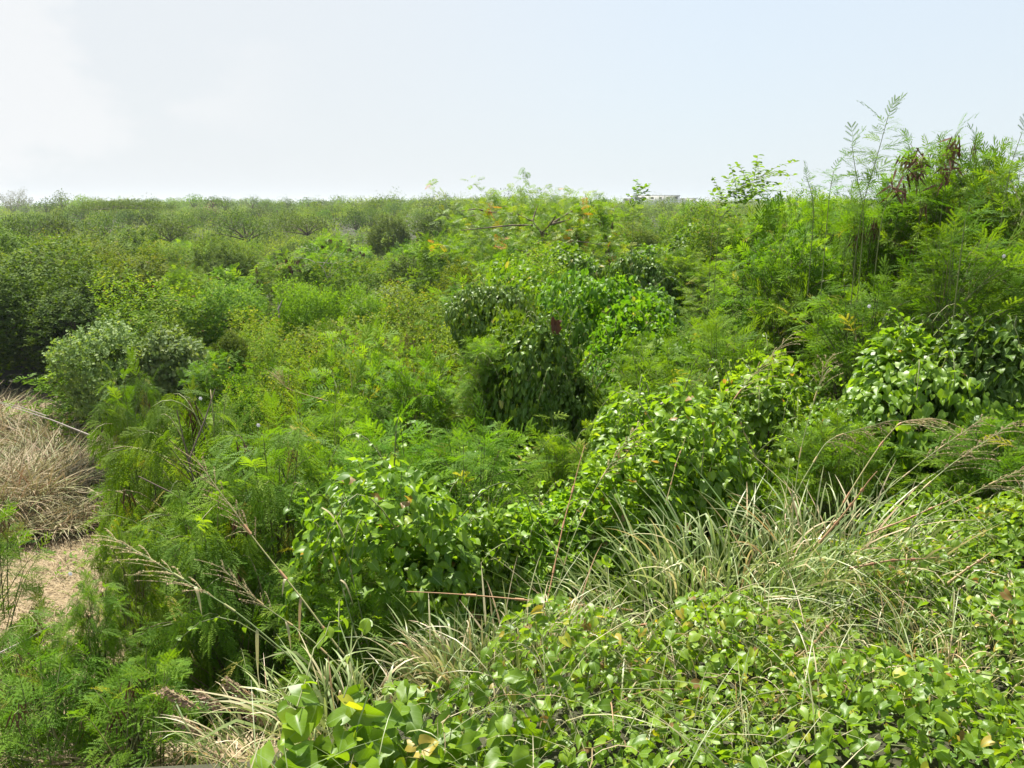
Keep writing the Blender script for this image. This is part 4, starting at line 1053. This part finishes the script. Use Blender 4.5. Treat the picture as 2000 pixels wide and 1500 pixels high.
# dry grass on the clearing
def dry_grass():
    r = np.random.default_rng(31); mb = MB(); n = 110000
    y = 3.0 + 20 * r.random(n) ** 1.5; x = -y * r.uniform(.28, .95, n)
    k = clearing(x, y) > r.random(n) * .7 + .1; x, y = x[k], y[k]; n = len(x)
    L = r.uniform(.08, .24, n); a = r.normal(2.6, 1.4, n)
    b = np.stack([x, y, T(x, y) - .01], 1)
    o = np.stack([np.cos(a), np.sin(a) * .8, 0 * a], 1)
    s = np.linspace(0, 1, 4); fl = r.uniform(.5, 1.1, n)
    pts = b[:, None] + o[:, None] * (L * .9)[:, None, None] * (s ** 1.2)[None, :, None]
    pts[:, :, 2] += L[:, None] * (s[None] * .75 - fl[:, None] * .5 * s[None] ** 2)
    tt = np.where(r.random(n) < .10 + .3 * (np.sin(x * .9) * np.sin(y * .7) > .5), r.uniform(0, .3, n), r.uniform(.3, 1, n))
    mb.ribbon(pts, r.uniform(.005, .012, n), tt)
    return mb.mesh('dry_grass', [M['straw']])
tag(part('dry_grass', dry_grass()), 'short straw-coloured grass covering the clearing on the left', 'grass', kind='stuff')
def wisps():
    r = np.random.default_rng(37); mb = MB(); n = 9500
    x = r.uniform(-1.3, 3.6, n); y = r.uniform(1.4, 3.9, n)
    pat = np.sin(x * 2.9 + 1.3) * np.sin(y * 3.7 + x) + .5 * np.sin(x * 7.1 - y * 5.3)
    k = (pat > r.uniform(-.5, 1.1, n)) & (y < edge(x) + .9); x, y = x[k], y[k]; n = len(x)
    L = r.uniform(.10, .34, n); a = r.uniform(0, 6.28, n)
    z = np.where((x > -.6 + .7 * np.maximum(y - 1.7, -.3)) & (y < edge(x) + .3), cover_z(x, y) - .10, T(x, y))
    b = np.stack([x, y, z], 1); o = np.stack([np.cos(a), np.sin(a), 0 * a], 1) * r.uniform(.3, 1.2, n)[:, None]
    s = np.linspace(0, 1, 6); fl = r.uniform(.4, 1.3, n)
    pts = b[:, None] + o[:, None] * L[:, None, None] * (s ** 1.3)[None, :, None]
    pts[:, :, 2] += L[:, None] * (s[None] * .9 - fl[:, None] * .5 * s[None] ** 2.2)
    mb.ribbon(pts, r.uniform(.0018, .0045, n), np.clip(r.normal(.6, .25, n), 0, 1), side=np.cross(np.gradient(pts, axis=1), r.normal(0, .5, (n, 1, 3)) + [0, 0, 1]))
    return mb.mesh('wispy_grass', [M['grass']])
tag(part('wispy_grass', wisps()), 'thin dry grass wisps growing up through the foreground vines', 'grass', kind='stuff')
def weeds():
    r = np.random.default_rng(33); mb = MB(); n = 1700
    y = r.uniform(4, 16, n); x = -y * r.uniform(.3, .7, n)
    k = (clearing(x, y) > .4) & (np.sin(x * 2.1 + 1) * np.sin(y * 1.9) > .15); x, y = x[k], y[k]; n = len(x)
    for j in range(7):
        a = r.uniform(0, 6.28, n)
        mb.inst(SMALL, frames(np.stack([np.cos(a), np.sin(a), r.uniform(.1, .9, n)], 1), unit(r.normal(0, .3, (n, 3)) + [0, 0, 1]), .07 * r.uniform(.5, 1.3, n)),
                np.stack([x, y, T(x, y) + r.uniform(.0, .12, n)], 1) + r.normal(0, .03, (n, 3)) * [1, 1, 0], tints(r, n))
    return mb.mesh('weeds', [M['leuc']])
tag(part('weeds', weeds()), 'low green weeds scattered over the dry clearing', 'weeds', kind='stuff')

# ------------------------------------------------------------------ seed stalks and canes
def stalk(pix, d, label, panicle=.3, nbr=16, brl=.13, tint=.3, th=.0035, seed=0, leaf=None, name='grass_stalk', droop=.5, pt=.6, sz=.0085):
    """pix from foot to tip as (u, v, dy)"""
    r = np.random.default_rng(seed + 1200)
    pts = np.array([P(u, v, d + dy) for u, v, dy in pix]); b = pts[0].copy()
    t = thing(name, label, 'grass stalk' if name == 'grass_stalk' else 'cane', b)
    q = pts - b; s0 = np.linspace(0, 1, len(q)); ss = np.linspace(0, 1, 25)
    c = np.stack([np.interp(ss, s0, q[:, j]) for j in range(3)], 1)
    for _ in range(3): c[1:-1] = .25 * c[:-2] + .5 * c[1:-1] + .25 * c[2:]
    Ln = np.linalg.norm(q[-1] - q[0]); ph = r.uniform(0, 6.28, 3)
    c = c + Ln * np.stack([.012 * np.sin(ss * 5 + ph[0]) + .004 * np.sin(ss * 14 + ph[2]), 0 * ss, .012 * np.sin(ss * 4.2 + ph[1])], 1) * ss[:, None]
    sm = MB(); sm.tube(c, th, th * .35, 5, tint)
    for s in (.25, .5, .72):                                     # nodes
        i = int(s * 24); sm.tube(c[i:i + 2] * 1.0, th * 1.35, th * 1.2, 5, min(1, tint + .35))
    part('stem', sm.mesh('stem', [M['stalk']], smooth=True), t)
    if panicle:
        mb = MB(); tan = unit(c[-1] - c[-4])
        for i in range(nbr):
            s = 1 - panicle * (1 - i / nbr) ; p = np.array([np.interp(s, ss, c[:, j]) for j in range(3)])
            a = i * 2.4 + r.normal(0, .4); side = np.array([math.cos(a), math.sin(a) * .8, .0])
            L = brl * r.uniform(.7, 1.3) * (1.1 - .4 * (i / nbr))
            k = np.linspace(0, 1, 6)[:, None]
            bp = p + (tan * .75 + side * .42) * k * L - np.array([0, 0, droop * L]) * k ** 2
            mb.tube(bp, .0011, .0006, 3, r.uniform(.3, .8))
            m = int(L / .008); sl = r.uniform(.15, 1, m)
            sp = np.stack([np.interp(sl, k[:, 0], bp[:, j]) for j in range(3)], 1)
            mb.inst(SMALL, frames(unit(tan * .8 + r.normal(0, .35, (m, 3)) - [0, 0, .3]), unit(r.normal(0, 1, (m, 3))), np.full(m, sz)), sp, np.clip(r.normal(pt, .2, m), 0, 1))
        part('seed_head', mb.mesh('seed_head', [M['seed']]), t)
    for lf in (leaf or []):                                      # hanging dry blades: (fraction, du, dv)
        p = np.array([np.interp(lf[0], ss, c[:, j]) for j in range(3)]); wpp = d / F
        e = p + np.array([lf[1] * wpp, -.03, -lf[2] * wpp]); k = np.linspace(0, 1, 6)[:, None]
        bl = p + (e - p) * k + np.array([0, 0, .03]) * np.sin(k * 3.14)
        lb = MB(); lb.ribbon(bl[None], np.array([.012]), np.array([lf[3] if len(lf) > 3 else .8])); part('blade', lb.mesh('blade', [M['grass']]), t)
    return t
stalk([(725, 1420, 0), (600, 1310, .05), (460, 1190, .1), (340, 1115, .15), (200, 1040, .2)], 2.5, 'long grey-green stalk leaning left with a fine seed plume', .42, 26, .20, .15, seed=1, leaf=[(.42, 0, 110), (.66, 18, 60)], droop=.2)
stalk([(720, 1360, 0), (610, 1250, .1), (530, 1190, .15), (430, 1105, .2)], 2.7, 'second left-leaning stalk with yellowish seed plume', .35, 18, .13, .3, seed=2, leaf=[(.55, 12, 65)], droop=.2)
stalk([(745, 1370, 0), (640, 1240, .1), (560, 1130, .2), (480, 1030, .3), (390, 900, .4)], 2.9, 'thick straw-coloured stalk with brown plume over the drooping tree', .32, 24, .17, .5, .005, seed=3, leaf=[(.42, -5, 100, .97), (.5, -8, 35)], pt=.75, droop=.15)
stalk([(720, 1330, 0), (690, 1220, .1), (655, 1110, .2), (625, 980, .3)], 3.0, 'thin green stalk between drooping tree and vine mound', 0, 0, 0, .1, .003, seed=4, leaf=[(.6, 30, 55, .9), (.98, 55, 70, .9)])
stalk([(735, 1340, 0), (705, 1200, .1), (670, 1060, .2), (640, 960, .3)], 3.1, 'faint green stalk beside the thin green one', 0, 0, 0, .2, .003, seed=5)
stalk([(1060, 1215, 0), (1085, 1090, .2), (1115, 980, .4), (1145, 868, .6)], 3.1, 'long bare brown cane standing in the centre', 0, 0, 0, .97, .0042, seed=6, name='cane')
stalk([(1075, 1200, 0), (1110, 1070, .1), (1165, 950, .3), (1250, 830, .5)], 3.1, 'green stalk with thin plume beside the brown cane', .3, 18, .14, .3, .003, seed=7, droop=.3)
stalk([(1235, 1192, 0), (1100, 1178, 0), (950, 1168, 0), (787, 1158, 0)], 2.95, 'long reddish cane lying across the centre grass clump', 0, 0, 0, .95, .0045, seed=8, name='cane')
stalk([(1330, 1215, 0), (1240, 1222, -.1), (1150, 1240, -.2), (1080, 1270, -.3)], 2.6, 'stalk bending down left with drooping yellow plume', .30, 30, .15, .75, .0035, seed=9, droop=1.6, pt=.3)
stalk([(1300, 985, 0), (1320, 910, .1), (1340, 850, .2)], 3.6, 'short straw stalk above the grass in the right centre', 0, 0, 0, .6, .003, seed=10)
stalk([(1560, 1130, 0), (1650, 980, .1), (1720, 870, .2), (1760, 825, .2), (1810, 815, .2)], 3.2, 'pale straw stalk with plume in front of the dark hollow', .25, 16, .16, .55, .0038, seed=11, leaf=[(.72, 170, 40, .55)], droop=.35)
stalk([(1500, 1120, 0), (1560, 950, .1), (1620, 860, .2), (1740, 822, .3)], 3.3, 'arching stalk with spreading plume over the dark hollow', .38, 22, .17, .3, .0035, seed=12, droop=.5)
stalk([(1620, 1150, 0), (1750, 1010, .1), (1860, 900, .2), (1975, 820, .3)], 3.1, 'green stalk leaning right with long pinkish plume', .40, 30, .20, .3, .0035, seed=13, droop=.35, pt=.8)
stalk([(1580, 1110, 0), (1700, 980, .1), (1820, 890, .2), (1930, 815, .3)], 3.4, 'slender right-leaning stalk behind the pinkish plume', .38, 24, .18, .3, .003, seed=14, droop=.3, pt=.7)
stalk([(1660, 1130, 0), (1800, 1010, .1), (1920, 950, .2), (2040, 900, .3)], 2.9, 'lowest right-leaning stalk with plume at the right edge', .35, 22, .18, .3, .003, seed=15, droop=.3)
stalk([(1600, 1060, 0), (1660, 990, 0), (1715, 920, 0)], 2.9, 'thick dry orange brown cane among the right grass', 0, 0, 0, .85, .005, seed=16, name='cane')
stalk([(1690, 1045, 0), (1780, 1010, 0), (1860, 975, 0)], 3.0, 'dry orange cane leaning low to the right', 0, 0, 0, .9, .004, seed=17, name='cane')
stalk([(1850, 1140, 0), (1890, 1110, 0), (1935, 1078, 0)], 2.75, 'short broken pinkish cane by the right edge', 0, 0, 0, .72, .006, seed=18, name='cane')
stalk([(1660, 1110, 0), (1740, 1093, 0), (1830, 1090, 0)], 2.8, 'dry flattened cane lying across the vines at right', 0, 0, 0, .75, .005, seed=19, name='cane')
stalk([(1580, 1270, 0), (1630, 1208, .02)], 2.4, 'short thick broken cane poking from the vines', 0, 0, 0, .7, .006, seed=20, name='cane')
stalk([(1370, 930, 0), (1375, 860, 0), (1368, 808, 0)], 3.8, 'thin stalk with folded tip over the vine mound', 0, 0, 0, .3, .0028, seed=21, leaf=[(.98, 35, 90, .65)])
stalk([(1480, 900, 0), (1455, 850, 0), (1440, 800, 0)], 3.7, 'thin pale stalk leaning left over the vine mound', 0, 0, 0, .5, .003, seed=22)
stalk([(1540, 1120, 0), (1545, 1000, .1), (1560, 900, .2), (1600, 760, .3), (1620, 700, .3)], 3.5, 'upright green stalk with loose plume before the vine wall', .25, 14, .15, .3, .003, seed=23, droop=.3)
stalk([(1350, 1130, 0), (1380, 960, .1), (1420, 800, .2), (1540, 650, .3)], 4.2, 'tall stalk with golden plume high on the right slope', .3, 20, .2, .5, .003, seed=24, droop=.3, pt=.6)
stalk([(700, 800, 0), (560, 760, 0), (545, 735, 0)], 6.5, 'pale dry plume standing above the drooping trees', .5, 16, .2, .6, .004, seed=25, droop=.1)
stalk([(1480, 1500, 0), (1490, 1420, 0), (1530, 1390, 0), (1575, 1430, 0)], 2.0, 'thin looping stalk in the lower right vines', 0, 0, 0, .45, .002, seed=26)
for i, (u, v, l) in enumerate([(330, 1345, 'pinkish fluffy grass plume nearest the left'), (390, 1350, 'pinkish plume right of the leftmost one'), (355, 1400, 'low pinkish plume beneath the other two'),
                               (450, 1330, 'pinkish plume nearest the bleached grass'), (470, 1375, 'small pinkish plume above the thin grass'), (395, 1455, 'dark pinkish plume at the bottom edge')]):
    stalk([(u + 110, v + 100, 0), (u + 60, v + 40, .02), (u, v, .04)], 2.35, l, .45, 46, .05, .6, .0022, seed=40 + i, droop=.6, pt=.95, sz=.014)

# dead branches
def dead_branch(label, lines, d, r0=.02, name='dead_branch', cat='branch'):
    p0 = P(*lines[0][0], d); t = thing(name, label, cat, p0); mb = MB()
    for l in lines:
        pts = np.array([P(u, v, d + .1 * i) for i, (u, v) in enumerate(l)]) - p0
        s = np.linspace(0, 1, len(pts)); k = np.linspace(0, 1, 9)
        mb.tube(np.stack([np.interp(k, s, pts[:, j]) for j in range(3)], 1), r0, r0 * .35, 5, .6)
    part('wood', mb.mesh('wood', [M['dead']]), t)
dead_branch('long grey dead stem slanting over the dry grass mounds', [[(175, 850), (100, 820), (0, 787)]], 11.5, .014)
dead_branch('thin second dead stem above the slanting grey one', [[(90, 812), (40, 795), (-10, 782)]], 11.3, .009)
dead_branch('bare grey branches fanning among the brown podded shrubs', [[(640, 545), (630, 520), (600, 505), (575, 503)], [(640, 545), (650, 515), (680, 508)], [(640, 545), (665, 520), (700, 500)], [(630, 520), (645, 500), (655, 485)], [(650, 515), (620, 512), (590, 520)]], 26, .016, 'bare_shrub', 'shrub')
dead_branch('forked bare twig sticking up in the middle scrub', [[(545, 620), (543, 590)], [(543, 605), (552, 585)]], 17, .02)
dead_branch('thin bent twig left of the tall grass on the right', [[(1290, 790), (1310, 775), (1335, 762)]], 4.8, .008)
dead_branch('broken grey stick crossing the brown pods by the clearing', [[(0, 1275), (50, 1250), (110, 1215)]], 3.2, .004)

# withered leaf on the vine column and small white flowers
def withered():
    p = P(1085, 640, 5.55); r = np.random.default_rng(4)
    t = thing('withered_leaf', 'brown withered leaf hanging on the dark vine column', 'leaf', p); mb = MB()
    for i in range(5):
        k = np.linspace(0, 1, 6)[:, None]; o = np.array([r.uniform(-.03, .03), r.uniform(-.02, .02), 0])
        mb.ribbon((o + np.array([0, 0, -.11]) * k + r.normal(0, .006, (6, 3)) + [0, 0, .06])[None], np.array([.026]), np.array([r.uniform(0, .3)]), side=np.array([[[1, r.normal(0, .5), 0]] * 6]))
    part('blade', mb.mesh('blade', [M['pod']]), t)
withered()
for i, (u, v, d, lab) in enumerate([(138, 1120, 3.4, 'single white flower on the drooping branch over the clearing'), (505, 830, 3.9, 'white flower near the top of the dark drooping tree'),
                                    (392, 778, 4.3, 'white flowers between the drooping tree tops'), (1697, 598, 4.4, 'small pale round flower on right slope'), (1960, 500, 4.3, 'pale round flower near the right edge')]):
    p = P(u, v, d); t = thing('flower', lab, 'flower', p); mb = MB(); k = 6; a = np.arange(k) * 6.283 / k
    mb.inst(OVAL, frames(np.stack([np.cos(a), np.full(k, -.4), np.sin(a)], 1), np.tile([0, -1.0, .3], (k, 1)), np.full(k, .012)), np.zeros((k, 3)), np.full(k, .5))
    part('petals', mb.mesh('petals', [M['flower']]), t)
print('objects', len(bpy.data.objects), 'meshes', len(bpy.data.meshes), flush=True)

# ================================================================== humid air
hm = bpy.data.materials.new('humid_air'); hm.use_nodes = True
h = hm.node_tree; h.nodes.clear()
pv = N(h, 'ShaderNodeVolumePrincipled'); pv.inputs['Color'].default_value = (.86, .93, 1, 1); pv.inputs['Density'].default_value = HAZE; pv.inputs['Anisotropy'].default_value = .2
ho = N(h, 'ShaderNodeOutputMaterial'); h.links.new(pv.outputs[0], ho.inputs['Volume'])
hb = MB(); box(hb, -2700, 2700, -2700, 2700, -16, EYE + 12)
ho_ = part('haze', hb.mesh('haze', [hm])); tag(ho_, 'thin humid haze between the camera and the horizon', 'haze', kind='stuff')
